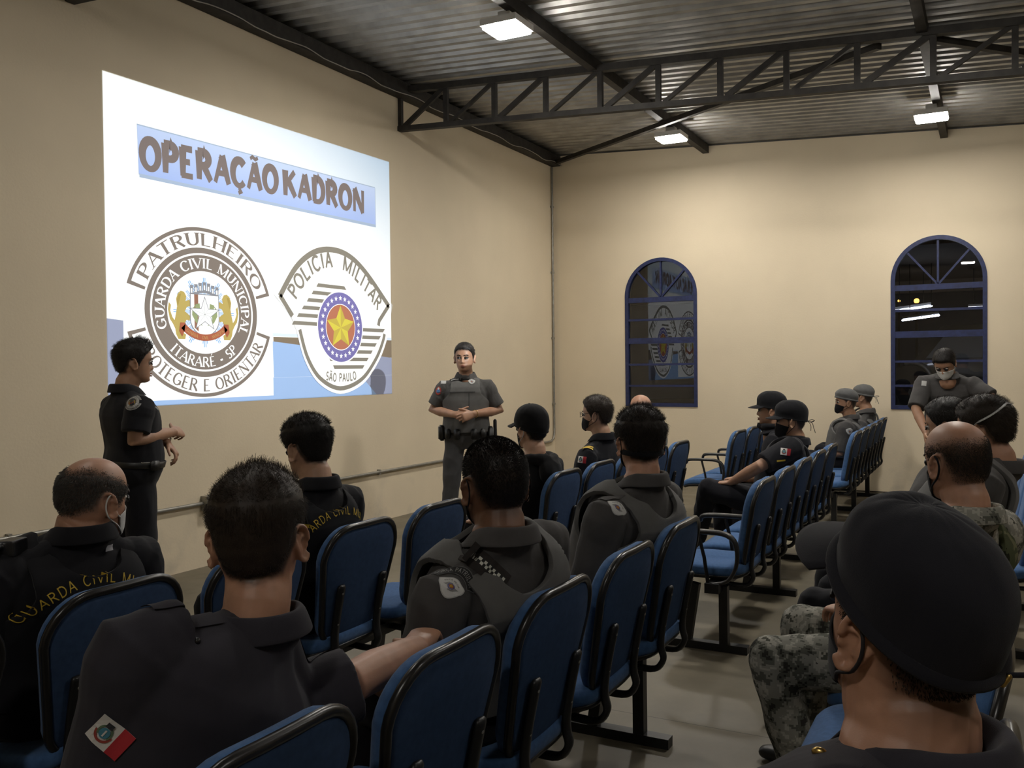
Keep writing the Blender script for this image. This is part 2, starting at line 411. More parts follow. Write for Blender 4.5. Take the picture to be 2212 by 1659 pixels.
# flat wind braces in the roof plane
def brace(a, b_, lab):
    m = MB(); m.add(bar(a, b_, .055, .05)); tag(m.mk('wind_brace', M_TRUSS), lab, 'brace', 'diagonal braces under the roof sheets')
brace((.15, -.16, zroof(.15)-.115), (4.55, -3.55, zroof(4.55)-.115), 'dark diagonal roof brace running out of the corner above the conduit')
brace((4.95, -3.55, zroof(4.9)-.115), (8.6, -.1, zroof(8.6)-.115), 'dark diagonal roof brace starting at the truss beside the right lamp')
def cable():
    random.seed(3); P = []
    for k in range(60):
        y = -7.2 + k*.122; P.append((.145+.006*math.sin(k*1.7), y, 4.245 + .014*math.sin(k*.9) + .01*random.random()))
    V, F = tube(smoothpath(P, 2), .0045, 6); tag(mk('cable', V, F, mat('pale_cable', (.35, .33, .29), .5)), 'thin pale cable strung along the eave beam', 'cable')
cable()

# ------------------------------------------------------------------ lamps
M_LAMPS = {k: mat('lamp_diffuser_%d' % round(k*100), (.9, .9, .9), .4, emit=((1.0, .955, .88), LAMP_POWER*k)) for k in set(DIM)}
M_HOUS = mat('white_lamp_housing', (.75, .74, .7), .45)
labs = ['square lit lamp nearest the top edge, on the purlin above the screen', 'square lit lamp on the purlin left of the back windows', 'square lit lamp under the roof straight above the right window', 'square lit lamp on the right purlin nearest the viewer', 'unseen fill lamp added on the far right purlin over the aisle', 'unseen fill lamp added on the far right purlin behind the viewer', 'unseen fill lamp added on the left purlin above the front guards', 'unseen fill lamp added behind the viewer']
for (x, y), lab, dim in zip(LAMPS, labs, DIM):
    zc = zroof(x)-.215
    root = empty('ceiling_lamp', (x, y, zc)); root['base3'] = (x, y, zc); tag(root, lab, 'lamp', 'square lamps under the roof')
    m = MB(); m.box((x, y, zc+.028), (.30, .30, .05)); m.box((x, y, zc+.085), (.10, .10, .08)); m.mk('housing', M_HOUS, root)
    m = MB()
    n = 6; r = .035; V = []
    for sx, sy, a0 in ((1, 1, 0), (-1, 1, 90), (-1, -1, 180), (1, -1, 270)):
        for k in range(n+1):
            a = math.radians(a0 + 90*k/n); V.append(Vector((x+sx*(.146-r)+r*math.cos(a), y+sy*(.146-r)+r*math.sin(a), zc)))
    q = len(V); V2 = V + [v + Vector((0, 0, -.014)) for v in V]
    mk('diffuser', V2, [tuple(range(q)), tuple(range(q, 2*q))[::-1]] + [(i, q+i, q+(i+1) % q, (i+1) % q) for i in range(q)], M_LAMPS[dim], root, smooth=False)

# ------------------------------------------------------------------ conduit on the wall
def conduit():
    root = empty('wall_conduit', (.02, -6.296, .49)); root['base3'] = (.02, -6.296, .49); tag(root, 'galvanised conduit along the projection wall turning up at the corner', 'conduit')
    z = .49; P = [(.022, YN+.1, z), (.022, -10, z), (.022, -8, z), (.022, -6, z), (.022, -4, z), (.022, -2, z), (.022, -.30, z), (.022, -.16, z), (.022, -.085, z+.035), (.022, -.06, z+.11), (.022, -.06, z+.3), (.022, -.06, 2.3), (.022, -.06, 4.23)]
    V, F = tube(P, .0145, 12); mk('pipe', V, F, M_PIPE, root)
    for y in (-10.2, -9.1, -7.9, -7.0, -5.4, -4.1, -2.7, -1.4):
        m = MB(); m.box((.016, y, z), (.034, .026, .05)); m.mk('pipe_clip', M_PIPE, root)
    for zz in (1.0, 1.9, 2.8, 3.7):
        m = MB(); m.box((.016, -.06, zz), (.034, .05, .026)); m.mk('pipe_clip', M_PIPE, root)
    V, F = tube([(.022, -2.75, z), (.022, -2.62, z)], .019, 12); mk('coupling', V, F, M_PIPE, root)
    m = MB(); m.box((.035, -6.296, z), (.066, .125, .11)); bx = m.mk('junction_box', M_PIPE, root)
    m = MB(); m.box((.071, -6.296, z), (.006, .11, .095)); m.mk('box_cover', mat('conduit_cover', (.42, .41, .38), .4, metal=.4), bx)
    m = MB(); m.box((.0755, -6.25, z+.012), (.004, .022, .034)); m.mk('switch', mat('white_plastic', (.8, .8, .78), .4), bx)
conduit()

# ------------------------------------------------------------------ projector under the roof
def projector():
    root = empty('projector', PROJ); root['base3'] = tuple(PROJ); tag(root, 'white ceiling projector throwing the slide on the wall', 'projector')
    c = Vector((0, -5.5, 2.41)); d = (c-PROJ).normalized()
    x = d.cross(Vector((0, 0, 1))).normalized(); y = x.cross(d)
    # aperture: lens opening that frames the beam to the slide rectangle
    cor = [Vector((0, -7.163, 1.254)), Vector((0, -3.842, 1.254)), Vector((0, -3.842, 3.575)), Vector((0, -7.163, 3.550))]
    L = .36; hole = []
    for q in cor:
        r = q-PROJ; hole.append(PROJ + r*(L/r.dot(d)))
    M_P = mat('projector_case', (.6, .6, .58), .5); M_D = mat('projector_black', (.01, .01, .01), .9, spec=0)
    s = .16; O = [PROJ + d*L + x*a*s + y*b_*s for a, b_ in ((-1, -1), (1, -1), (1, 1), (-1, 1))]
    # match hole order to the outer corners
    hole2 = []
    for o in O: hole2.append(min(hole, key=lambda h: ((h-PROJ-d*L).normalized() - (o-PROJ-d*L).normalized()).length))
    B = [o - d*(L+.08) for o in O]
    V = O + hole2 + B; F = [(i, (i+1) % 4, 4+(i+1) % 4, 4+i) for i in range(4)] + [(i, 8+i, 8+(i+1) % 4, (i+1) % 4) for i in range(4)] + [(8, 9, 10, 11)]
    ob = mk('lens_hood', V, F, M_D, root, smooth=False)
    m = MB(); R = Matrix((x, d, y)).transposed()
    m.box(PROJ - d*.15 , (.36, .14, .14), 0, R); m.mk('case', M_P, root)
    zt = zroof(PROJ.x)
    m = MB(); m.add(bar(PROJ - d*.13 + Vector((0, 0, .05)), (PROJ.x - d.x*.13, PROJ.y - d.y*.13, zt+.02), .04, .04)); m.mk('mount_pole', M_BLACK, root)
    ld = bpy.data.lights.new('projector_bulb', 'POINT'); ld.energy = BEAM_POWER; ld.shadow_soft_size = .0003; ld.color = (.93, .98, 1.0)
    lo = bpy.data.objects.new('projector_bulb', ld); COL.objects.link(lo); lo.parent = root
projector()

# ------------------------------------------------------------------ outside in the dark
def outside():
    m = MB(); m.box((4, 15, -.08), (60, 29.5, .1)); tag(m.mk('ground_outside', mat('night_asphalt', (.05, .05, .05), .8)), kind='structure')
    m = MB(); m.box((4, 3.6, 3.02), (14, 5.4, .12)); m.box((4, 6.2, 2.9), (14, .12, .3)); tag(m.mk('porch_roof', mat('porch_concrete', (.22, .17, .12), .85)), kind='structure')
    for x in (-2.8, 10.8):
        m = MB(); m.box((x, 6.1, 1.45), (.2, .2, 2.96)); tag(m.mk('pillar', mat('porch_concrete', (.22, .17, .12), .85)), kind='structure')
    M_T = mat('tube_glass', (.9, .9, .9), .3, emit=((.80, .84, 1.0), 22.0)); M_B = mat('tube_batten', (.5, .5, .5), .5)
    for (a, b_, yy, lab) in (((1926, 673), (2012, 661), 3.6, 'upper left glowing fluorescent tube seen through the right window'), ((1950, 692), (2028, 681), 3.2, 'lower glowing fluorescent tube seen through the right window'), ((2092, 666), (2150, 663), 4.4, 'short glowing fluorescent tube at the right edge of the right window')):
        A = ATP(*a, 1, yy); B = ATP(*b_, 1, yy+.05)
        root = empty('fluorescent_tube', (A+B)/2); root['base3'] = tuple((A+B)/2); tag(root, lab, 'lamp', 'fluorescent tubes under the porch outside')
        V, F = tube([A, B], .013, 10); mk('tube', V, F, M_T, root)
        m = MB(); m.add(bar(A+Vector((0, 0, .04)), B+Vector((0, 0, .04)), .05, .035)); m.mk('batten', M_B, root)
        for q in (A.lerp(B, .2), A.lerp(B, .8)):
            m = MB(); m.add(bar(q+Vector((0, 0, .05)), (q.x, q.y, 2.97), .012, .012)); m.mk('hanger_rod', M_BLACK, root)
    M_O = mat('sodium_glow', (1, .6, .2), .4, emit=((1.0, .40, .07), 5.0))
    for (u, v, yy, r, lab) in ((1942, 650, 24.0, .045, 'small orange street lamp glowing far outside, left one'), (1980, 650, 22.0, .085, 'larger orange street lamp glowing far outside the right window')):
        p = ATP(u, v, 1, yy); root = empty('street_lamp', (p.x, p.y, 0)); root['base3'] = (p.x, p.y, 0); tag(root, lab, 'street lamp', 'street lamps in the dark')
        mk('lamp_globe', *ellipsoid(p, (r, r, r), nu=12, nv=8), M_O, root)
        m = MB(); m.add(bar((p.x, p.y, 0), (p.x, p.y, p.z-r*.8), .08, .08)); m.mk('lamp_pole', M_BLACK, root)
    # parked van behind the right window
    cx, cy = 5.75, 8.4
    root = empty('parked_van', (cx, cy, 0)); root['base3'] = (cx, cy, 0); tag(root, 'dark parked van with grey windows outside the right window', 'van')
    M_CAR = mat('van_paint_dark', (.022, .022, .026), .3, coat=.5); M_CG = mat('van_glass', (.45, .48, .50), .3); M_RUB = mat('rubber', (.012, .012, .012), .8); M_CH = mat('pale_trim', (.55, .55, .53), .35, metal=.3)
    prof = [(-2.4, .45), (-2.45, 1.0), (-2.3, 1.35), (-1.75, 1.5), (-1.25, 2.2), (2.3, 2.3), (2.45, 1.5), (2.45, .6), (2.4, .4)]
    n = len(prof); V = [(cx+px, cy+sy*(.95 if pz < 1.55 else .82), pz) for sy in (-1, 1) for px, pz in prof]
    mk('van_body', V, [tuple(range(n))[::-1], tuple(range(n, 2*n))] + [(i, (i+1) % n, n+(i+1) % n, n+i) for i in range(n)], M_CAR, root, smooth=False)
    for P in ([(-1.5, 1.6), (-1.15, 2.08), (-.45, 2.1), (-.45, 1.6)], [(-.36, 1.6), (-.36, 2.1), (.55, 2.12), (.55, 1.6)], [(.65, 1.6), (.65, 2.12), (1.45, 2.13), (1.45, 1.6)], [(1.55, 1.6), (1.55, 2.13), (2.1, 2.14), (2.2, 1.6)]):
        V = [(cx+px, cy-.955+(pz-1.55)*.17, pz) for px, pz in P] + [(cx+px, cy-.90+(pz-1.55)*.17, pz) for px, pz in P]
        mk('side_window', V, [(0, 1, 2, 3), (7, 6, 5, 4), (0, 4, 5, 1), (1, 5, 6, 2), (2, 6, 7, 3), (3, 7, 4, 0)], M_CG, root, smooth=False)
    for wx in (-1.55, 1.5):
        for sy in (-1, 1):
            V, F = tube([(cx+wx, cy+sy*.80, .36), (cx+wx, cy+sy*1.0, .36)], .36, 20, caps=0); w = mk('wheel', V, F, M_RUB, root)
            V, F = tube([(cx+wx, cy+sy*.98, .36), (cx+wx, cy+sy*1.01, .36)], .2, 16, caps=0); mk('hub_cap', V, F, M_CH, w)
    A = [(cx-1.75+.34*math.cos(math.radians(t_)), cy-1.0, 1.18+.34*math.sin(math.radians(t_))) for t_ in range(10, 116, 12)]
    V, F = tube(A, .04, 8); mk('mirror_arm', V, F, M_CH, root)
outside()

# ------------------------------------------------------------------ stroke lettering
def A_(cx, cy, rx, ry, a0, a1, n=14):
    return [(cx+rx*math.cos(math.radians(a0+(a1-a0)*k/n)), cy+ry*math.sin(math.radians(a0+(a1-a0)*k/n))) for k in range(n+1)]
# glyph: width, strokes (points, weight class), serif points.  weight: 'v' by direction, 't' thin, 'T' thick
def _gly():
    G = {}
    G['A'] = (.82, [([(.02, 0), (.41, 1)], 't'), ([(.41, 1), (.80, 0)], 'T'), ([(.17, .36), (.65, .36)], 't')], [(.02, 0), (.80, 0)])
    G['C'] = (.80, [(A_(.44, .5, .38, .47, 42, 318, 22), 'v')], [])
    G['D'] = (.84, [([(.12, 0), (.12, 1)], 'T'), ([(.05, .97), (.36, .97)] + A_(.36, .5, .40, .47, 90, -90, 16) + [(.05, .03)], 'v')], [])
    G['E'] = (.70, [([(.12, 0), (.12, 1)], 'T'), ([(.04, .97), (.62, .97)], 't'), ([(.12, .51), (.5, .51)], 't'), ([(.04, .03), (.64, .03)], 't')], [])
    G['F'] = (.66, [([(.12, 0), (.12, 1)], 'T'), ([(.04, .97), (.62, .97)], 't'), ([(.12, .51), (.5, .51)], 't')], [(.12, 0)])
    G['G'] = (.86, [(A_(.44, .5, .38, .47, 42, 330, 22), 'v'), ([(.76, .40), (.76, .10)], 'T'), ([(.52, .42), (.84, .42)], 't')], [])
    G['H'] = (.88, [([(.12, 0), (.12, 1)], 'T'), ([(.76, 0), (.76, 1)], 'T'), ([(.12, .51), (.76, .51)], 't')], [(.12, 0), (.12, 1), (.76, 0), (.76, 1)])
    G['I'] = (.34, [([(.17, 0), (.17, 1)], 'T')], [(.17, 0), (.17, 1)])
    G['K'] = (.84, [([(.12, 0), (.12, 1)], 'T'), ([(.14, .42), (.74, 1)], 't'), ([(.32, .6), (.78, 0)], 'T')], [(.12, 0), (.12, 1)])
    G['L'] = (.68, [([(.12, 0), (.12, 1)], 'T'), ([(.04, .03), (.64, .03)], 't')], [(.12, 1)])
    G['M'] = (1.06, [([(.10, 0), (.10, 1)], 't'), ([(.10, 1), (.53, .06)], 'T'), ([(.53, .06), (.94, 1)], 't'), ([(.94, 0), (.94, 1)], 'T')], [(.10, 0), (.94, 0)])
    G['N'] = (.90, [([(.11, 0), (.11, 1)], 't'), ([(.11, 1), (.79, 0)], 'T'), ([(.79, 0), (.79, 1)], 't')], [(.11, 0), (.79, 1)])
    G['O'] = (.90, [(A_(.45, .5, .39, .47, 0, 360, 28), 'v')], [])
    G['P'] = (.72, [([(.12, 0), (.12, 1)], 'T'), ([(.05, .97), (.36, .97)] + A_(.36, .73, .28, .24, 90, -90, 12) + [(.12, .49)], 'v')], [(.12, 0)])
    G['R'] = (.82, [([(.12, 0), (.12, 1)], 'T'), ([(.05, .97), (.36, .97)] + A_(.36, .74, .28, .23, 90, -90, 12) + [(.12, .51)], 'v'), ([(.38, .5), (.76, 0)], 'T')], [(.12, 0)])
    G['S'] = (.62, [(A_(.31, .735, .225, .235, 35, 255, 14) + A_(.31, .265, .235, .235, 75, -145, 14), 'v')], [])
    G['T'] = (.76, [([(.38, 0), (.38, 1)], 'T'), ([(.03, .97), (.73, .97)], 't')], [(.38, 0)])
    G['U'] = (.86, [([(.13, 1), (.13, .36)] + A_(.43, .36, .30, .33, 180, 360, 14) + [(.73, 1)], 'v')], [(.13, 1), (.73, 1)])
    G['V'] = (.82, [([(.03, 1), (.41, 0)], 'T'), ([(.41, 0), (.79, 1)], 't')], [(.03, 1), (.79, 1)])
    G['-'] = (.45, [([(.06, .36), (.38, .36)], 'T')], [])
    G[' '] = (.42, [], [])
    w, s, f = G['E']; G['É'] = (w, s + [([(.26, 1.12), (.46, 1.30)], 'a')], f)
    w, s, f = G['A']; G['Ã'] = (w, s + [([(.16, 1.13), (.30, 1.22), (.48, 1.14), (.64, 1.22)], 'a')], f)
    w, s, f = G['C']; G['Ç'] = (w, s + [([(.46, .0), (.44, -.10), (.54, -.17), (.38, -.25)], 'a')], f)
    return G
GLY = _gly()
STY = {  # thick, thin, serif?, accent
    'serif': (.185, .075, True, .085), 'block': (.185, .185, False, .12), 'fat': (.335, .255, False, .14), 'sans': (.115, .105, False, .08)}
def ribbon(pts, wf, closed=False):
    n = len(pts); V = []; F = []
    for i, p in enumerate(pts):
        if closed and i == n-1: break
        a = pts[i-1] if i > 0 else (pts[n-2] if closed else pts[0]); b = pts[(i+1) % (n-1) if closed else min(i+1, n-1)]
        tx, ty = b[0]-a[0], b[1]-a[1]; l = math.hypot(tx, ty) or 1; nx, ny = -ty/l, tx/l
        k = 1.0
        if 0 < i < n-1 and not closed:
            u = (p[0]-pts[i-1][0], p[1]-pts[i-1][1]); ul = math.hypot(*u) or 1; c = abs((u[0]*tx+u[1]*ty)/(ul*l)); k = 1/max(c, .55)
        w = wf(p, (tx/l, ty/l))*k/2
        V += [(p[0]+nx*w, p[1]+ny*w), (p[0]-nx*w, p[1]-ny*w)]
    q = len(V)//2
    for i in range(q if closed else q-1):
        j = (i+1) % q; F.append((2*i+1, 2*j+1, 2*j, 2*i))
    return V, F
def glyph(ch, style):
    w, strokes, ser = GLY[ch]; T, t, sf, ac = STY[style]; V = []; F = []
    def add(v, f):
        n = len(V); V.extend(v); F.extend(tuple(i+n for i in q) for q in f)
    for pts, k in strokes:
        closed = len(pts) > 8 and math.dist(pts[0], pts[-1]) < 1e-6
        def wf(p, d, k=k):
            if k == 'a': return ac
            b = T if k == 'T' else t if k == 't' else t + (T-t)*abs(d[1])**1.5
            if style == 'fat': b *= .80 + .40*p[1]*(1 if k != 't' else .3)
            return b
        if len(pts) == 2 and style == 'fat': pts = [pts[0], ((pts[0][0]+pts[1][0])/2, (pts[0][1]+pts[1][1])/2), pts[1]]
        add(*ribbon(pts, wf, closed))
    if sf:
        for x, y in ser:
            y2 = .02 if y < .5 else .98
            add([(x-.16, y2-.026), (x+.16, y2-.026), (x+.16, y2+.026), (x-.16, y2+.026)], [(0, 1, 2, 3)])
    return w, V, F
def text_line(txt, style, h, fit=None, gap=.10, f=lambda x, y: (x, y), squeeze=1.0):
    """lay out a line, centred; f maps line coordinates (metres) to the plane"""
    tot = sum(GLY[c][0]+gap for c in txt)-gap; sx = h*squeeze
    if fit: sx = fit/tot
    x = -tot*sx/2; V = []; F = []
    for c in txt:
        w, v, q = glyph(c, style); n = len(V)
        V += [f(x+p[0]*sx, p[1]*h) for p in v]; F += [tuple(i+n for i in k) for k in q]; x += (w+gap)*sx
    return V, F
def words_arc(part, key, txt, *a, **k):
    out = []; V, F = text_arc(txt, *a, **k); n0 = 0; i = 0
    for w in txt.split(' '):
        nv = sum(len(glyph(c, a[0])[1]) for c in w)
        out.append((part+'#'+w, key, V[n0:n0+nv], [tuple(j-n0 for j in f) for f in F if n0 <= f[0] < n0+nv])); n0 += nv
    return out
def text_arc(txt, style, h, cx, cy, R, amid, span, rx=1.0, ry=1.0, inward=False, gap=.10):
    """letters on a circle; span in degrees; inward = along the lower side, tops towards the centre"""
    tot = sum(GLY[c][0]+gap for c in txt)-gap
    def f(x, y):
        t = x/(R*math.radians(span))*math.radians(span)
        if inward: a = math.radians(amid) + t; r = R - y
        else: a = math.radians(amid) - t; r = R + y
        return (cx + rx*r*math.cos(a), cy + ry*r*math.sin(a))
    return text_line(txt, style, h, fit=R*math.radians(span), gap=gap, f=f)
def ring2(cx, cy, r0, r1, a0=0, a1=360, n=72, rx=1.0, ry=1.0):
    V = []; F = []
    for k in range(n+1):
        a = math.radians(a0+(a1-a0)*k/n)
        V += [(cx+rx*r0*math.cos(a), cy+ry*r0*math.sin(a)), (cx+rx*r1*math.cos(a), cy+ry*r1*math.sin(a))]
    for k in range(n): F.append((2*k, 2*k+1, 2*k+3, 2*k+2))
    return V, F
def disk2(cx, cy, r, n=48, rx=1.0, ry=1.0):
    V = [(cx, cy)]; F = []
    for j in (1, 2):
        V += [(cx+rx*r*j/2*math.cos(2*math.pi*k/n), cy+ry*r*j/2*math.sin(2*math.pi*k/n)) for k in range(n)]
    for k in range(n):
        F.append((0, 1+k, 1+(k+1) % n)); F.append((1+k, 1+n+k, 1+n+(k+1) % n, 1+(k+1) % n))
    return V, F
def star2(cx, cy, r, ri=.42, n=5, rot=90):
    V = [(cx, cy)] + [(cx+(r if k % 2 == 0 else r*ri)*math.cos(math.radians(rot+180*k/n)), cy+(r if k % 2 == 0 else r*ri)*math.sin(math.radians(rot+180*k/n))) for k in range(2*n)]
    return V, [(0, 1+k, 1+(k+1) % (2*n)) for k in range(2*n)]
def poly2(P): return list(P), [tuple(range(len(P)))]
def rect2(x0, y0, x1, y1, nx=1, ny=1):
    V = [(x0+(x1-x0)*i/nx, y0+(y1-y0)*j/ny) for j in range(ny+1) for i in range(nx+1)]
    return V, [(j*(nx+1)+i, j*(nx+1)+i+1, (j+1)*(nx+1)+i+1, (j+1)*(nx+1)+i) for j in range(ny) for i in range(nx)]
def line2(P, w, closed=False):
    if closed: P = list(P) + [P[0]]
    return ribbon(P, lambda p, d: w, closed)
def clipy(P, y0, y1):      # keep the part of a convex polygon between two heights
    for s, lim in ((1, y0), (-1, y1)):
        out = []
        for i in range(len(P)):
            a, b = P[i], P[(i+1) % len(P)]; ia, ib = s*(a[1]-lim) >= 0, s*(b[1]-lim) >= 0
            if ia: out.append(a)
            if ia != ib:
                t = (lim-a[1])/(b[1]-a[1]); out.append((a[0]+t*(b[0]-a[0]), lim))
        P = out
        if len(P) < 3: return []
    return P
SUNSET = [(0, 0)]
LION = [(.30, 0), (.62, 0), (.66, .10), (.52, .14), (.56, .30), (.70, .42), (.84, .40), (.88, .50), (.74, .56), (.62, .60), (.72, .70), (.90, .72), (.96, .80), (.82, .86), (.66, .82), (.70, .93), (.60, 1.02), (.44, 1.04), (.30, .98), (.22, .86), (.26, .70), (.20, .54), (.14, .40), (.04, .46), (-.06, .60), (-.02, .72), (-.12, .78), (-.16, .62), (-.08, .42), (.06, .32), (.16, .22), (.20, .10)]
def emblem_guard(cx, cy, rx, ry, k=1.0):
    """list of (part, material key, V, F) in emblem plane; outer ring radius 1"""
    o = []; e = dict(rx=rx, ry=ry)
    def P(L): return [(cx+rx*x, cy+ry*y) for x, y in L]
    def pol(r, a): return (r*math.cos(math.radians(a)), r*math.sin(math.radians(a)))
    # scrolls
    for a0, a1 in ((15.5, 164.5), (195, 345)):
        o.append(('scroll', 'dark', *ring2(cx, cy, .98, 1.31, a0, a1, 80, rx, ry)))
        o.append(('scroll', 'white', *ring2(cx, cy, 1.0, 1.255, a0+2.6, a1-2.6, 80, rx, ry)))
    o += words_arc('scroll_text', 'dark', 'PATRULHEIRO', 'serif', .19, cx, cy, 1.035, 90, 132, rx, ry)
    o += words_arc('scroll_text', 'dark', 'PROTEGER E ORIENTAR', 'serif', .19, cx, cy, 1.225, 270, 132, rx, ry, True)
    o.append(('ring', 'dark', *ring2(cx, cy, .64, 1.0, 0, 360, 96, rx, ry)))
    o.append(('ring', 'white', *ring2(cx, cy, .885, .915, 0, 360, 96, rx, ry)))
    o.append(('ring', 'white', *ring2(cx, cy, 1.0, 1.03, 0, 360, 96, rx, ry)))
    o += words_arc('ring_text', 'white', 'GUARDA CIVIL MUNICIPAL', 'serif', .155, cx, cy, .685, 88, 226, rx, ry)
    o += words_arc('ring_text', 'white', 'ITARARÉ - SP', 'serif', .155, cx, cy, .845, 270, 92, rx, ry, True)
    o.append(('shield_field', 'white', *disk2(cx, cy, .64, 72, rx, ry)))
    n = 40      # sun rays
    for j in range(24):
        a = 90+15*j; r = .56 if j % 2 == 0 else .47
        for da in (-4.6, -1.6, 1.6, 4.6):
            rr = r-.018*abs(da)
            o.append(('sun_rays', 'blue', *poly2(P([pol(.2, a+da-1.0), pol(rr, a+da-.8), pol(rr+.015, a+da), pol(rr, a+da+.8), pol(.2, a+da+1.0)]))))
    for s in (-1, 1):   # two supporters
        L = [(s*(.57-.36*x)*1.0, -.42+.70*y) for x, y in LION]
        if s < 0: L = L[::-1]
        o.append(('lion#%d' % s, 'gold', *poly2(P(L))))
        o.append(('lion#%d' % s, 'gold2', *poly2(P([(s*(.57-.36*x), -.42+.70*y) for x, y in ((.30, .70), (.46, .98), (.34, .96), (.24, .84))][::s]))))
    # mural crown
    o.append(('crown', 'greyline', *ring2(cx, cy+ry*-.12, .42, .46, 58, 122, 20, rx, ry)))
    for j in range(7):
        x = -.225+.075*j; y0 = .30+.03*math.cos(j-3)
        o.append(('crown', 'greyline', *poly2(P([(x-.026, y0), (x+.026, y0), (x+.03, y0+.14), (x-.03, y0+.14)]))))
        o.append(('crown', 'white', *poly2(P([(x-.012, y0+.02), (x+.012, y0+.02), (x+.012, y0+.09), (x-.012, y0+.09)]))))
    SH = [(-.245, .27), (.245, .27), (.25, -.1)] + [(.25*math.cos(math.radians(a)), -.1+.25*math.sin(math.radians(a))) for a in range(-15, -180, -15)] + [(-.25, -.1)]
    o.append(('shield', 'greyline', *poly2(P([(x*1.05, -.03+(y+.03)*1.05) for x, y in SH])[::-1])))
    o.append(('shield', 'white', *poly2(P(SH)[::-1])))
    o.append(('shield', 'brown', *poly2(P([(-.185, -.24), (-.115, -.30), (-.115, .27), (-.185, .27)]))))
    for s in (-1, 1):
        o.append(('wreath', 'green', *poly2(P([(s*x, y) for x, y in ((.04, -.21), (.16, -.16), (.225, -.05), (.22, .05), (.15, .13), (.20, .03), (.12, .0), (.13, -.10))][::s]))))
        o.append(('wreath', 'green', *poly2(P([(s*x, y) for x, y in ((.08, .02), (.16, .0), (.17, .12), (.09, .14))][::s]))))
    v, f = star2(0, 0, .27, .40); o.append(('centre_star', 'greyline', P([(x*1.06, -.03+y*1.06) for x, y in v]), f)); o.append(('centre_star', 'white', P([(x*.95, -.03+y*.95) for x, y in v]), f))
    for q in range(10):
        a = 90+36*q; r = .25 if q % 2 == 0 else .10
        o.append(('centre_star', 'greyline', *line2(P([(0, -.03), (r*math.cos(math.radians(a)), -.03+r*math.sin(math.radians(a)))]), .003*rx)))
    o.append(('ribbon', 'red', *ring2(cx, cy+ry*.12, .46, .56, 222, 318, 24, rx, ry)))
    for s in (-1, 1):
        o.append(('ribbon', 'red', *poly2(P([(s*x, y) for x, y in ((.34, -.17), (.43, -.17), (.45, -.30), (.40, -.38), (.36, -.30))][::-s]))))
    o.append(('ribbon_text', 'goldtext', *text_arc('GUARDA', 'serif', .05, cx, cy+ry*.12, .535, 243, 24, rx, ry, True)))
    o.append(('ribbon_text#2', 'goldtext', *text_arc('CIVIL', 'serif', .05, cx, cy+ry*.12, .535, 270, 13, rx, ry, True)))
    o.append(('ribbon_text#3', 'goldtext', *text_arc('MUNICIPAL', 'serif', .05, cx, cy+ry*.12, .535, 298, 28, rx, ry, True)))
    return o
def emblem_state(cx, cy, s, halo=True):
    """state police shield; unit: circle radius .32"""
    o = []
    def P(L): return [(cx+s*x, cy+s*y) for x, y in L]
    sh = [(-.81, .235), (-.64, .50), (-.42, .645), (-.12, .70), (.18, .66), (.45, .49), (.60, .36), (.765, .235)]
    top = smooth2([(-.81, .235), (-.60, .50), (-.36, .655), (-.10, .705), (.16, .665), (.42, .52), (.765, .235)])
    bot = smooth2([(.70, .01), (.655, -.12), (.53, -.30), (.30, -.49), (-.02, -.567), (-.30, -.47), (-.47, -.28), (-.565, -.04)])
    if halo:
        out = [(x*1.09-.005, y*1.07) for x, y in top] + [(x*1.08, y*1.09) for x, y in bot] + [(-.68, .08)]
        V = [(0, 0)] + out; o.append(('halo', 'white', P(V), [(0, 1+(i+1) % len(out), 1+i) for i in range(len(out))]))
    o.append(('outline', 'stone', *line2(P(top), .052*s)))
    o.append(('outline', 'stone', *line2(P([(-.81, .245), (-.655, .075)]), .045*s)))
    o.append(('outline', 'stone', *line2(P([(.765, .245), (.60, .085), (.585, .035)]), .045*s)))
    o.append(('outline', 'stone', *line2(P(bot[3:]), .040*s)))
    # stripes
    for j in range(6):
        y0 = .383-.070*j; xl = -.312-.0655*j
        xr = [.075, .14, 0, 0, 0, 0][j]
        o.append(('stripes', 'stone', *poly2(P([(xl-.025, y0-.033), (xr+.015, y0-.033), (xr-.015, y0), (xl, y0)]))))
    for j in range(6):
        y0 = .005-.0715*j; xr = .69-.0675*j
        xl = [0, 0, 0, 0, -.155, -.10][j]
        o.append(('stripes', 'stone', *poly2(P([(xl, y0-.034), (xr-.03, y0-.034), (xr, y0), (xl-.02, y0)]))))
    o.append(('circle', 'white', *disk2(cx, cy, .335*s, 64)))
    o.append(('circle', 'violet', *ring2(cx, cy, .215*s, .322*s)))
    for k in range(26):
        a = math.radians(90+360*k/26); v, f = star2(cx+s*.268*math.cos(a), cy+s*.268*math.sin(a), .026*s, .42); o.append(('circle_stars', 'white', v, f))
    o.append(('circle', 'rust', *disk2(cx, cy, .208*s, 56)))
    v, f = star2(cx, cy-.005*s, .205*s, .52); o.append(('centre_star', 'yellow', v, f[0::2])); o.append(('centre_star', 'yellow2', v, f[1::2]))
    for txt, x0, x1 in (('POLICIA', .055, .455), ('MILITAR', .55, .955)):
        arcmap = pathmap([(x*.86, y*.90-.045) for x, y in top])
        L = arcmap[1]; tot = sum(GLY[c][0]+.16 for c in txt)-.16; sp = (x1-x0)*L; sx = sp/tot*s; 
        def f(x, y, x0=x0, sp=sp):
            p, t = arcmap[0]((x/s + sp/2)+x0*L); return (cx+s*(p[0]+t[1]*(.045-y/s)), cy+s*(p[1]-t[0]*(.045-y/s)))
        o.append(('shield_text#'+txt, 'stone', *text_line(txt, 'block', .135*s, fit=sp*s, gap=.16, f=f)))
    o += words_arc('shield_text', 'stone', 'SÃO PAULO', 'block', .075*s, cx, cy+.70*s, 1.205*s, 270, 21.5, inward=True, gap=.2)
    return o
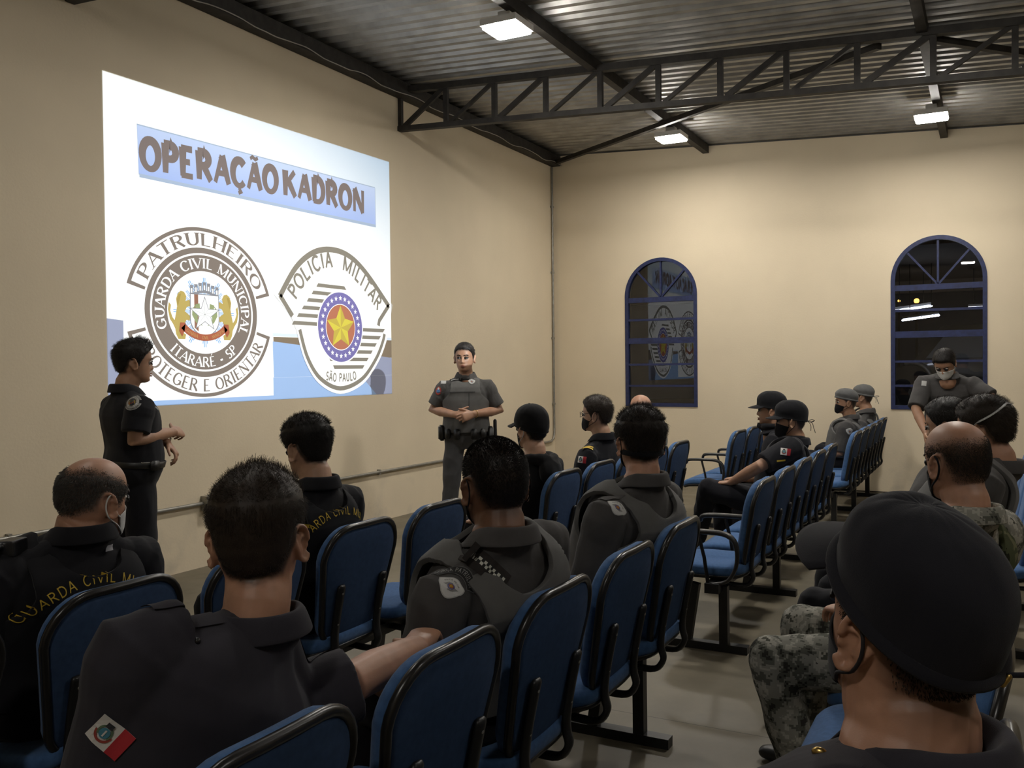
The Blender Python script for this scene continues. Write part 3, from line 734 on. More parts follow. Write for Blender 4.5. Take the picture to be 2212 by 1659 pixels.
def smooth2(P, n=6):
    return [(q.x, q.y) for q in smoothpath([(x, y, 0) for x, y in P], n)]
def pathmap(P):
    D = [0]
    for a, b in zip(P, P[1:]): D.append(D[-1]+math.dist(a, b))
    def f(d):
        d = max(0, min(D[-1]-1e-6, d)); i = 0
        while D[i+1] < d: i += 1
        t = (d-D[i])/(D[i+1]-D[i]); a, b = P[i], P[i+1]; l = math.dist(a, b)
        tt = ((b[0]-a[0])/l, (b[1]-a[1])/l)
        return (a[0]+(b[0]-a[0])*t, a[1]+(b[1]-a[1])*t), tt
    return f, D[-1]

# ------------------------------------------------------------------ the projected slide
def islands(n, F):
    p = list(range(n))
    def fd(a):
        while p[a] != a: p[a] = p[p[a]]; a = p[a]
        return a
    for f in F:
        for i in f[1:]: p[fd(i)] = fd(f[0])
    ids = {}; return [ids.setdefault(fd(i), len(ids)) for i in range(n)]
def slide():
    root = empty('projected_slide', (0, -5.5, 2.41)); root['base3'] = (0, -5.5, 2.41)
    tag(root, 'large projected slide with banner and two police emblems on the left wall', 'projected slide')
    SM = {}
    for k, c in dict(white=(.86, .86, .85), dark=(.185, .152, .130), stone=(.215, .195, .160), blue=(.16, .36, .68), gold=(.42, .32, .10), gold2=(.34, .25, .07), red=(.34, .10, .055), brown=(.25, .12, .08),
                     green=(.26, .30, .15), greyline=(.22, .22, .24), goldtext=(.45, .26, .10), violet=(.17, .15, .36), rust=(.40, .15, .09), yellow=(.58, .50, .07), yellow2=(.46, .36, .07),
                     sky=(.30, .43, .68), lav=(.27, .29, .40), tan=(.20, .155, .11), pale=(.60, .68, .80), bannershade=(.33, .40, .52), title=(.175, .140, .130)).items():
        SM[k] = mat('slide_'+k, c, .8, spec=.1)
    # background: white with a pale blue wash growing to the upper right corner
    m = bpy.data.materials.new('slide_background'); m.use_nodes = True; nt = m.node_tree; b = nt.nodes['Principled BSDF']; b.inputs['Roughness'].default_value = .8; b.inputs['Specular IOR Level'].default_value = .1
    tc = nt.nodes.new('ShaderNodeTexCoord'); sx = nt.nodes.new('ShaderNodeSeparateXYZ'); nt.links.new(tc.outputs['Object'], sx.inputs[0])
    v1 = nt.nodes.new('ShaderNodeMath'); v1.operation = 'MULTIPLY_ADD'; v1.inputs[1].default_value = .20; v1.inputs[2].default_value = .0; nt.links.new(sx.outputs['Y'], v1.inputs[0])
    v2 = nt.nodes.new('ShaderNodeMath'); v2.operation = 'MULTIPLY_ADD'; v2.inputs[1].default_value = .55; nt.links.new(sx.outputs['Z'], v2.inputs[0]); nt.links.new(v1.outputs[0], v2.inputs[2])
    r = nt.nodes.new('ShaderNodeValToRGB'); e = r.color_ramp.elements; e[0].position = .30; e[0].color = (.86, .86, .85, 1); e[1].position = 1.0; e[1].color = (.44, .55, .68, 1)
    nt.links.new(v2.outputs[0], r.inputs[0]); nt.links.new(r.outputs[0], b.inputs['Base Color'])
    LAY = [0]; PREV = [None, None]
    def put(name, items, parent=root, mats=None):
        """items: list of (material, V2, F2), each on its own thin layer"""
        V = []; F = []; MI = []; ML = []
        for m_, v, f in items:
            if m_ not in ML: ML.append(m_)
            if m_ is not PREV[0] or name != PREV[1]: LAY[0] += 1
            PREV[:] = [m_, name]; x = .0015 + LAY[0]*.00008; n = len(V)
            isl = islands(len(v), f); V += [(x + .00003*(isl[i] % 5), p[0], p[1]) for i, p in enumerate(v)]; F += [tuple(i+n for i in q) for q in f]; MI += [ML.index(m_)]*len(f)
        ob = mk(name, V, F, ML, parent, smooth=False, mi=MI)
        bm = bmesh.new(); bm.from_mesh(ob.data)
        for fc in bm.faces:
            if fc.normal.x < 0: fc.normal_flip()
        bm.to_mesh(ob.data); bm.free(); return ob
    y0, y1, z0, z1 = -7.163, -3.842, 1.252, 3.565
    put('background', [(m, [(y0, z0), (y1, z0), (y1, z1+.012), (y0, z1-.016)], [(0, 1, 2, 3)])])
    put('blue_band', [(SM['tan'], [(-5.54, 1.66), (y1, 1.614), (y1, 1.788), (-5.54, 1.781)], [(0, 1, 2, 3)]),
        (SM['sky'], [(y0, z0), (-4.1, z0), (-4.35, 1.44), (y0, 1.44)], [(0, 1, 2, 3)]),
        (SM['sky'], [(-5.54, 1.441), (-4.351, 1.441), (-4.351, 1.655), (-5.55, 1.743)], [(0, 1, 2, 3)]),
        (SM['lav'], [(-4.35, 1.441), (y1, 1.441), (y1, 1.612), (-4.35, 1.655)], [(0, 1, 2, 3)]), (SM['lav'], [(-4.1, z0), (y1, z0), (y1, 1.44), (-4.35, 1.44)], [(0, 1, 2, 3)]),
        (SM['pale'], [(y0, 1.781), (y1, 1.788), (y1, 1.815), (y0, 1.81)], [(0, 1, 2, 3)]),
        (SM['lav'], [(y0, 1.30), (-7.03, 1.30), (-7.03, 1.857), (y0, 1.867)], [(0, 1, 2, 3)])])
    put('emblem_panel', [(SM['white'], *rect2(-7.03, 1.289, -5.548, 2.72))])
    # banner
    mb = bpy.data.materials.new('slide_banner'); mb.use_nodes = True; nt = mb.node_tree; b = nt.nodes['Principled BSDF']; b.inputs['Roughness'].default_value = .8; b.inputs['Specular IOR Level'].default_value = .1
    tc = nt.nodes.new('ShaderNodeTexCoord'); sx = nt.nodes.new('ShaderNodeSeparateXYZ'); nt.links.new(tc.outputs['Object'], sx.inputs[0])
    mr = nt.nodes.new('ShaderNodeMapRange'); mr.inputs[1].default_value = .47; mr.inputs[2].default_value = .86; nt.links.new(sx.outputs['Z'], mr.inputs[0])
    r = nt.nodes.new('ShaderNodeValToRGB'); e = r.color_ramp.elements; e[0].color = (.31, .40, .68, 1); e[1].color = (.45, .53, .72, 1); nt.links.new(mr.outputs[0], r.inputs[0]); nt.links.new(r.outputs[0], b.inputs['Base Color'])
    B = [(-6.878, 2.900), (-4.085, 2.912), (-4.088, 3.278), (-6.887, 3.248)]
    ban = put('title_banner', [(SM['bannershade'], [(x+.006, z-.022) for x, z in B[:2]] + [(x+.006, z-.004) for x, z in (B[2], B[3])], [(0, 1, 2, 3)]), (mb, B, [(0, 1, 2, 3)]), (SM['bannershade'], *line2(B, .009, True))])
    def tf(word, ya, yb, zc0, zc1, h):
        def f(x, y): 
            yy = (ya+yb)/2+x; return (yy, zc0 + (zc1-zc0)*min(1, (yy+6.85)/1.6) + y)
        return text_line(word, 'fat', h, fit=yb-ya, gap=.17, f=f)
    put('title_text', [(SM['title'], *tf('OPERAÇÃO', -6.856, -5.465, 2.945, 3.0, .215)), (SM['title'], *tf('KADRON', -5.388, -4.265, 2.945, 3.0, .215))], ban)
    def emblem(name, items, lab):
        order = []; by = {}
        for part, k, v, f in items:
            if part not in by: by[part] = []; order.append(part)
            by[part].append((SM[k], v, f))
        rt = None
        for p in order:
            if rt is None: rt = put(name, by[p]); rt['label'] = lab
            else: put(p.split('#')[0], by[p], rt)
    emblem('guard_emblem', emblem_guard(-6.290, 1.948, .560, .494), 'round guard emblem with top and bottom scrolls')
    emblem('state_emblem', emblem_state(-4.648, 1.893, 1.0), 'shield emblem with star, stripes and white outline')
slide()

# ------------------------------------------------------------------ auditorium chairs
M_CLOTH = mat('blue_upholstery', (.056, .122, .265), .9, spec=.12, bump=(1400, .5, .0015), var=.14, vscale=60, sheen=.12)
M_CLOTHB = mat('blue_back_shaded', (.034, .062, .128), .88, spec=.14, bump=(1400, .4, .001), var=.12, vscale=50)  # upholstery blue darkened to carry the shade on the chair backs
M_TRIM = mat('black_edge_trim', (.013, .012, .011), .30, spec=.5)
M_FRAME = mat('black_chair_steel', (.010, .010, .010), .42, spec=.4)
M_ARM = mat('black_armrest', (.016, .015, .014), .40, spec=.45)
M_SCREW = mat('screw_head', (.5, .48, .42), .3, metal=.9)
def rrect(w0, w1, h, r0, r1, n=7, sag=.0):
    """outline: bottom half width w0, top half width w1, height h, corner radii bottom r0, top r1"""
    P = []
    for cx, cz, r, a0 in ((w1-r1, h-r1, r1, 0), (-(w1-r1), h-r1, r1, 90), (-(w0-r0), r0, r0, 180), (w0-r0, r0, r0, 270)):
        for k in range(n+1):
            a = math.radians(a0+90*k/n); P.append((cx+r*math.cos(a), cz+r*math.sin(a)))
    out = []
    for i in range(len(P)):
        a, b = P[i], P[(i+1) % len(P)]; d = math.dist(a, b); m = max(1, int(d/.05))
        out += [(a[0]+(b[0]-a[0])*k/m, a[1]+(b[1]-a[1])*k/m) for k in range(m)]
    return out
def pad(P, c, layers, fmap):
    """stack of scaled outlines closed at both ends; layers (scale, offset)"""
    V = []; F = []; n = len(P)
    for s, o in layers:
        for x, z in P: V.append(fmap(c[0]+(x-c[0])*s, c[1]+(z-c[1])*s, o))
    for i in range(len(layers)-1):
        for k in range(n): F.append((i*n+k, i*n+(k+1) % n, (i+1)*n+(k+1) % n, (i+1)*n+k))
    F.append(tuple(range(n))[::-1]); F.append(tuple((len(layers)-1)*n+k for k in range(n)))
    return V, F
BT = math.radians(12)
def backmap(x, z, o):     # backrest plane to chair space; o is thickness towards the sitter
    yy = -.175 - z*math.sin(BT) + o*math.cos(BT) + .22*x*x
    return Vector((x, yy, .425 + z*math.cos(BT) + o*math.sin(BT)))
def make_chair():
    root = empty('chair', (0, 0, 0)); root['base3'] = (0, 0, 0)
    P = rrect(.225, .225, .445, .10, .06)          # seat plan: y from -.20 to .245
    def sm(x, z, o): 
        y = z-.205; return Vector((x, y, .405 + o - .035*max(0, (y-.12)/.12)**2 + .02*max(0, (-y-.05)/.15)**2))
    mk('seat', *pad(P, (0, .22), [(.90, -.012), (.975, -.008), (1.0, .006), (1.0, .022), (.985, .034), (.93, .043), (.7, .047), (.35, .044), (.05, .043)], sm), M_CLOTH, root)
    V, F = pad(P, (0, .22), [(.80, -.032), (.93, -.028), (.985, -.016), (.985, -.008), (.88, -.008)], sm); mk('seat_shell', V, F, M_FRAME, root)
    B = rrect(.185, .226, .475, .105, .125)
    bk = mk('backrest', *pad(B, (0, .24), [(.95, .0), (1.0, .006), (1.005, .02), (.985, .034), (.93, .046), (.75, .056), (.45, .060), (.1, .058)], backmap), M_CLOTH, root)
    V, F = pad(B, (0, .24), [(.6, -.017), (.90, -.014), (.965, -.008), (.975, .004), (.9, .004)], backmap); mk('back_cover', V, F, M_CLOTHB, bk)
    V, F = tube([backmap(x*1.003, .24+(z-.24)*1.003, -.004) for x, z in B], .0125, 10, closed=True, up=Vector((0, 1, 0))); mk('edge_trim', V, F, M_TRIM, bk)
    for s in (-1, 1):
        x = s*.135
        Q = [backmap(x, .245, -.030), backmap(x, .13, -.030), backmap(x, .05, -.034), Vector((x, -.215, .425)), Vector((x, -.222, .385)), Vector((x, -.19, .345)), Vector((x, -.11, .342)), Vector((x, -.03, .352))]
        V, F = tube(smoothpath(Q, 4), (.022, .012), 8, right=Vector((1, 0, 0))); br = mk('back_bar', V, F, M_FRAME, root)
        m = MB()
        for z in (.225, .10):
            m.add(ellipsoid(backmap(x, z, -.0395), (.006, .004, .006), nu=8, nv=6))
        m.mk('screw', M_SCREW, br, smooth=True)
    return root
CH_SRC = {}
def make_arm():
    root = CH_SRC['chair']
def copy_tree(o, parent=None):
    c = o.copy(); COL.objects.link(c)
    if parent is not None: c.parent = parent
    for ch in [x for x in bpy.data.objects if x.parent == o]: copy_tree(ch, c)
    return c
def armrest(root, side):
    x = side*.272
    Q = [(x, .175, .600), (x, .165, .622), (x, .12, .632), (x, .0, .634), (x, -.10, .630), (x, -.155, .60), (x, -.172, .54), (x, -.165, .46), (x, -.12, .385), (x, -.04, .362)]
    rr = [(.02, .012), (.022, .014), (.023, .014), (.023, .014), (.022, .014), (.019, .013), (.016, .011), (.014, .010), (.013, .010), (.013, .010)]
    Qs = smoothpath(Q, 3); R2 = [rr[min(i//3, len(rr)-1)] for i in range(len(Qs))]
    V, F = tube(Qs, R2, 10, right=Vector((1, 0, 0)))
    a = mk('armrest', V, F, M_ARM, root)
    V, F = tube([(x, .03, .62), (x, .0, .5), (x, -.02, .36)], .010, 8); mk('armrest_post', V, F, M_FRAME, a)
    return a
def build_chairs():
    src = make_chair()
    kids = [src]
    used = [False]
    def place(x, y, lab, arms=(), rz=90):
        if not used[0]: c = src; used[0] = True
        else: c = copy_tree(src)
        c.location = (x, y, 0); c.rotation_euler = (0, 0, math.radians(rz)); tag(c, lab, 'chair', 'blue auditorium chairs in rows')
        return c
    res = []
    def row(X, ys, labs, arms):
        for y, l, a in zip(ys, labs, arms): res.append((place(X, y, l), a))
    s = .571
    R1 = 4.01; R2 = 2.87
    row(R1, [-10.2+s*k for k in range(5)], ['blue chair at the bottom edge, under the back of the man with a sleeve flag',
        'empty blue chair directly right of the man with a sleeve flag, nearest the bottom edge', 'blue chair under the back of the man with the checkered shoulder strap',
        'empty blue chair between the checkered-strap officer and the broad grey-vested officer', 'blue chair behind the broad grey-vested officer, last of the nearest bench'], [()]*5)
    row(R1, [-6.44+s*k for k in range(5)], ['empty blue chair with front armrest, first past the aisle gap', 'empty blue chair second past the aisle gap, between it and the seated capped man',
        'blue chair third past the aisle gap, showing only its back edge', 'blue chair under the capped officer wearing a black neck scarf', 'blue chair under the capped officer with bare nose, last of its bench'], [(-1, 1), (), (), (), ()])
    row(R1, [-2.66+s*k for k in range(5)], ['first blue chair of the farthest bench by the back wall', 'second blue chair of the farthest bench by the back wall', 'blue chair under the black-masked officer in a grey beret',
        'blue chair between the two officers in grey berets', 'blue chair under the farther grey beret, nearest the back wall'], [()]*5)
    row(R2, [-10.16+s*k for k in range(5)], ['blue chair cut off at the left edge, beside the balding man', 'blue chair under the balding man in the black guard vest', 'blue chair mostly hidden by the head of the man with a sleeve flag',
        'blue chair under the dark-haired man in the black guard vest', 'empty blue chair between the dark-haired guard and the shaved-head officer'], [()]*5)
    row(R2, [-6.5+.556*k for k in range(5)], ['blue chair under the man in a black hoodie', 'empty blue chair between the hooded man and the man with glasses', 'blue chair under the man wearing glasses and yellow shoulder tabs',
        'blue chair left of the bald man in the middle rows', 'blue chair under the bald man in front of the left window'], [(), (), (), (), (1,)])
    row(R2+.13, [-2.86+s*k for k in range(5)], ['first blue chair with armrests of the far left bench below the left window', 'second blue chair of the far left bench below the left window', 'third blue chair of the far left bench, left of the capped officers',
        'fourth blue chair of the far left bench, behind the capped officers', 'last blue chair of the far left bench, by the back wall'], [(-1, 1), (1,), (), (), ()])
    R0 = 5.09
    row(R0, [-10.315+.571*k for k in range(7)], ['blue chair under the man in the black cap closest to the viewer', 'empty blue chair at the right edge, nearest the man in the black cap', 'empty blue chair at the right edge, second from the man in the black cap',
        'empty bright blue chair seat between the black cap and the camouflage knees', 'blue chair under the balding man in camouflage', 'blue chair under the man with the white mask strap', 'blue chair under the dark-haired man left of the white mask strap'], [()]*7)
    row(R0+.24, [-5.9+.571*k for k in range(4)], ['first light blue chair at the right edge behind the white mask strap', 'second light blue chair at the right edge, farther back', 'third light blue chair at the right edge near the back wall', 'last light blue chair at the right edge by the back wall'], [()]*4)
    for c, a in res:
        mw = c.matrix_world.copy()
        for side in a:
            o = armrest(c, side)
    # beams and legs of each bench
    def bench(X, y0, y1, feet, lab):
        root = empty('bench_frame', (X, (y0+y1)/2, 0)); root['base3'] = (X, (y0+y1)/2, 0); tag(root, lab, 'bench frame', 'black bench frames under the chairs')
        m = MB(); m.box((X+.045, (y0+y1)/2, .345), (.075, y1-y0, .05)); m.mk('beam', M_FRAME, root)
        for y in feet:
            m = MB(); m.box((X-.01, y, .02), (.44, .055, .04)); ft = m.mk('foot', M_FRAME, root)
            for dx in (.085, -.115):
                m = MB(); m.add(bar((X+dx, y, .035), (X+dx*.75+.02, y, .345), .045, .045, Vector((0, 1, 0)))); m.mk('leg', M_FRAME, root)
    for X, ys, n, lab in ((R1, -10.2, 5, 'nearest bench'), (R1, -6.44, 5, 'bench past the aisle gap'), (R1, -2.66, 5, 'farthest right bench by the back wall'), (R2, -10.16, 5, 'front bench at the left'), (R2, -6.5, 5, 'middle bench of the front row'),
                          (R2+.13, -2.86, 5, 'far left bench below the left window'), (R0, -10.315, 7, 'bench at the lower right'), (R0+.24, -5.9, 4, 'light bench at the right edge')):
        sp = .556 if lab.startswith('middle') else .571
        ye = ys+sp*(n-1)
        bench(X, ys-.30, ye+.10, (ys-.20, (ys+ye)/2-.02, ye-.02), 'black beam and legs of the '+lab)
build_chairs()

# ------------------------------------------------------------------ people: heads
def headsec(z):
    if z > .02:
        q = min(1.0, (z-.02)/.097)
        return .0785*max(0, 1-q**2.4)**.5, .094*max(0, 1-q**2.7)**.55, -.105*max(0, 1-q**2.3)**.5
    return lerpkeys([(-.120, (.020, .062, .010)), (-.116, (.034, .076, -.004)), (-.106, (.046, .086, -.030)), (-.090, (.057, .087, -.052)), (-.070, (.065, .087, -.074)), (-.045, (.071, .086, -.090)), (-.015, (.0755, .088, -.101)), (.005, (.0775, .092, -.105)), (.02, (.0785, .094, -.105))], z)
def HP(a, z, off=0.0):
    """point on the head surface in head space; a = degrees from the nose, + to the right side"""
    w, yf, yb = headsec(z); r = math.radians(a); s, c = math.sin(r), math.cos(r)
    yc = (yf+yb)/2 - .004; h = (yf-yb)/2
    p = Vector((w*math.copysign(abs(s)**.92, s), yc + h*math.copysign(abs(c)**.94, c), z))
    if off:
        n = Vector((p.x/.0785**2, (p.y+.006)/.1**2, max(0, p.z-.02)/.10**2 + min(0, p.z+.05)*.0)).normalized(); p += n*off
    return p
def face_relief(x, z):
    d = 0.0
    if -.056 < z < .012:      # nose
        k = lerpkeys([(-.056, 0), (-.048, .013), (-.040, .027), (-.030, .024), (-.010, .013), (.004, .004), (.012, 0)], z); s = lerpkeys([(-.05, .0135), (-.035, .0125), (-.01, .008), (.01, .008)], z)
        d += k*math.exp(-(x/s)**2)
        d += .006*math.exp(-((abs(x)-.013)/.007)**2 - ((z+.043)/.008)**2)
    d -= .0115*math.exp(-((abs(x)-.032)/.017)**2 - ((z+.003)/.0125)**2)       # sockets
    d += .0045*math.exp(-((abs(x)-.030)/.022)**2 - ((z-.018)/.007)**2)        # brow
    d += .004*math.exp(-((abs(x)-.044)/.016)**2 - ((z+.032)/.016)**2)         # cheek
    d += .0055*math.exp(-(x/.019)**2 - ((z+.067)/.0055)**2) + .006*math.exp(-(x/.017)**2 - ((z+.079)/.006)**2) - .003*math.exp(-(x/.02)**2 - ((z+.073)/.0026)**2)
    d += .005*math.exp(-(x/.018)**2 - ((z+.106)/.012)**2) - .003*math.exp(-(x/.02)**2 - ((z+.092)/.005)**2)
    return d
def head_mesh():
    rows = [-.120, -.118, -.114] + [-.110+.0045*k for k in range(28)] + [.016+.0065*k for k in range(13)] + [.1005, .106, .110, .1135, .1155, .1166]
    n = 72; V = []; F = []
    for z in rows:
        for k in range(n):
            a = 360*k/n; p = HP(a if a <= 180 else a-360, z)
            if p.y > 0: p.y += face_relief(p.x, z)*sst(0, .05, p.y)
            V.append(p)
    for i in range(len(rows)-1):
        for k in range(n): F.append((i*n+k, (i+1)*n+k, (i+1)*n+(k+1) % n, i*n+(k+1) % n))
    F.append(tuple(range(n))); F.append(tuple((len(rows)-1)*n+k for k in range(n))[::-1])
    return V, F
def ear_parts(s):
    """ear in head space, side s"""
    o = []
    R = Matrix.Rotation(s*math.radians(-34), 3, 'Z') @ Matrix.Rotation(math.radians(10), 3, 'X')
    c = Vector((s*.0785, -.010, -.018))
    def E(p, q, t=0): return c + R @ Vector((s*(.006+t)*1.12, -p*1.12, q*1.14))
    o.append(ellipsoid(E(.006, 0, -.002), (.0042, .020, .034), R))
    L = [(-.008, .006), (-.006, .022), (.004, .032), (.015, .033), (.0235, .025), (.0255, .010), (.022, -.004), (.016, -.017), (.009, -.027), (.000, -.030), (-.006, -.022)]
    P = smoothpath([E(p, q, .008 if q > -.012 else .003) for p, q in L], 3)
    o.append(tube(P, [.0048]*len(P), 8))
    o.append(tube([E(.0, .012, .003), E(.010, .016, .006), E(.014, .004, .006), E(.011, -.010, .005)], .0038, 8))
    o.append(ellipsoid(E(-.006, -.004, .002), (.005, .006, .008), R, 10, 8))
    o.append(ellipsoid(c + R @ Vector((-s*.004, 0, 0)), (.012, .012, .024), R))
    return o
HEAD = head_mesh()
# ------------------------------------------------------------------ hands
def hand(wr, f, n, side, curl=.45, sc=1.0, spread=.06, thumb=.6):
    f = f.normalized(); n = (n - f*n.dot(f)).normalized(); lat = f.cross(n)*side      # towards the index finger
    o = []
    k = lambda x: x*sc
    o.append(tube([wr - f*k(.015), wr + f*k(.02), wr+f*k(.055), wr+f*k(.090)], [(k(.026), k(.020)), (k(.034), k(.019)), (k(.041), k(.0165)), (k(.040), k(.0135))], 14, right=lat))
    o.append(ellipsoid(wr + f*k(.035) + lat*k(.024) + n*k(.008), (k(.017), k(.017), k(.017)), nu=12, nv=8))
    for i, (off, L) in enumerate(((.031, .074), (.0105, .083), (-.0105, .077), (-.031, .060))):
        p = wr + f*k(.088 - .004*abs(i-1)) + lat*k(off); d = (f + lat*(off/.031)*spread).normalized(); P = [p - d*k(.015), p]; ang = 0
        cu = curl*(.8+.12*i)
        for seg, a in ((.44, cu*.8), (.31, cu*1.1), (.25, cu*.8)):
            ang += a; dd = d*math.cos(ang) + n*math.sin(ang); p = p + dd*k(L*seg); P.append(p)
        r = .0086 if i < 3 else .0075
        o.append(tube(P, [k(r*1.05), k(r*1.05), k(r), k(r*.93), k(r*.78)], 10))
    p = wr + f*k(.028) + lat*k(.026) + n*k(.004); d = (f*.62 + lat*.68 + n*.35*thumb).normalized(); P = [p]; 
    for seg, b in ((.036, 0), (.031, .3), (.025, .3)):
        d = (d + f*b + n*b*.5*thumb).normalized(); p = p + d*k(seg); P.append(p)
    o.append(tube(P, [k(.0135), k(.0115), k(.0098), k(.0078)], 10))
    return o

# ------------------------------------------------------------------ bodies
RINGS = [(-.11, .105, .075, .080), (-.06, .160, .110, .108), (.0, .178, .122, .116), (.07, .176, .128, .108), (.15, .167, .130, .100), (.24, .170, .130, .106), (.33, .182, .128, .115), (.41, .190, .120, .117), (.465, .186, .100, .108), (.505, .160, .080, .092), (.535, .120, .066, .080), (.56, .085, .058, .068), (.585, .064, .052, .058)]
TN = .585
class Spine:
    def __init__(s, P0, C1, NB, bulk, shx=None, belly=0.0):
        s.P = [P0, C1, NB]; s.bulk = bulk; s.belly = belly; s.shx = shx or Vector((1, 0, 0))
    def at(s, t):
        q = t/TN; P = s.P
        if q < 0: p = P[0] + (P[1]-P[0]).normalized()*t; T = (P[1]-P[0]).normalized()
        else:
            p = P[0]*(1-q)**2 + P[1]*2*q*(1-q) + P[2]*q*q; T = ((P[1]-P[0])*(1-q) + (P[2]-P[1])*q).normalized()
        w = sst(.1, .9, q); X = Vector((1, 0, 0)).lerp(s.shx, w); X = (X - T*X.dot(T)).normalized()
        return p, X, T.cross(X), T
    def rad(s, t):
        for (a, *ra), (b, *rb) in zip(RINGS, RINGS[1:]):
            if t <= b: break
        k = max(0, min(1, (t-a)/(b-a))); r = [x+(y-x)*k for x, y in zip(ra, rb)]
        bk = s.bulk if t < .5 else 1+(s.bulk-1)*max(0, (TN-t)/(TN-.5))
        return r[0]*bk, r[1]*bk + s.belly*math.exp(-((t-.10)/.11)**2), r[2]*(1+(bk-1)*.6)
    def pt(s, t, ang, off=0.0, sc=1.0):
        p, X, Y, T = s.at(t); a, bf, bb = s.rad(t); c, q = math.cos(ang), math.sin(ang); b = bf if q > 0 else bb
        return p + X*((a*sc+off)*math.copysign(abs(c)**.82, c)) + Y*((b*sc+off)*math.copysign(abs(q)**.88, q))
    def loft(s, ts, off, sc=1.0, n=40):
        V = []; F = []
        for t in ts:
            for k in range(n): V.append(s.pt(t, 2*math.pi*k/n, off, sc))
        m = len(ts)
        for i in range(m-1):
            for k in range(n): F.append((i*n+k, i*n+(k+1) % n, (i+1)*n+(k+1) % n, (i+1)*n+k))
        F.append(tuple(range(n))[::-1]); F.append(tuple((m-1)*n+k for k in range(n)))
        return V, F
def strands(name, parent, K, rad, m):
    base = Vector(parent['base3']); k = len(K); n = len(K[0])
    hc = bpy.data.hair_curves.new(name); hc.add_curves([n]*k)
    A = np.array([[(p[0]-base[0], p[1]-base[1], p[2]-base[2]) for p in s] for s in K], dtype=np.float32).reshape(-1)
    hc.attributes['position'].data.foreach_set('vector', A)
    at = hc.attributes.get('radius') or hc.attributes.new('radius', 'FLOAT', 'POINT')
    at.data.foreach_set('value', np.tile(np.linspace(rad, rad*.35, n).astype(np.float32), k))
    hc.materials.append(m); o = bpy.data.objects.new(name, hc); COL.objects.link(o); o.parent = parent; return o
def hairmat(c): return mat('hair_%d_%d_%d' % tuple(int(x*1000) for x in c), c, .55, spec=.3, var=.25, vscale=40)

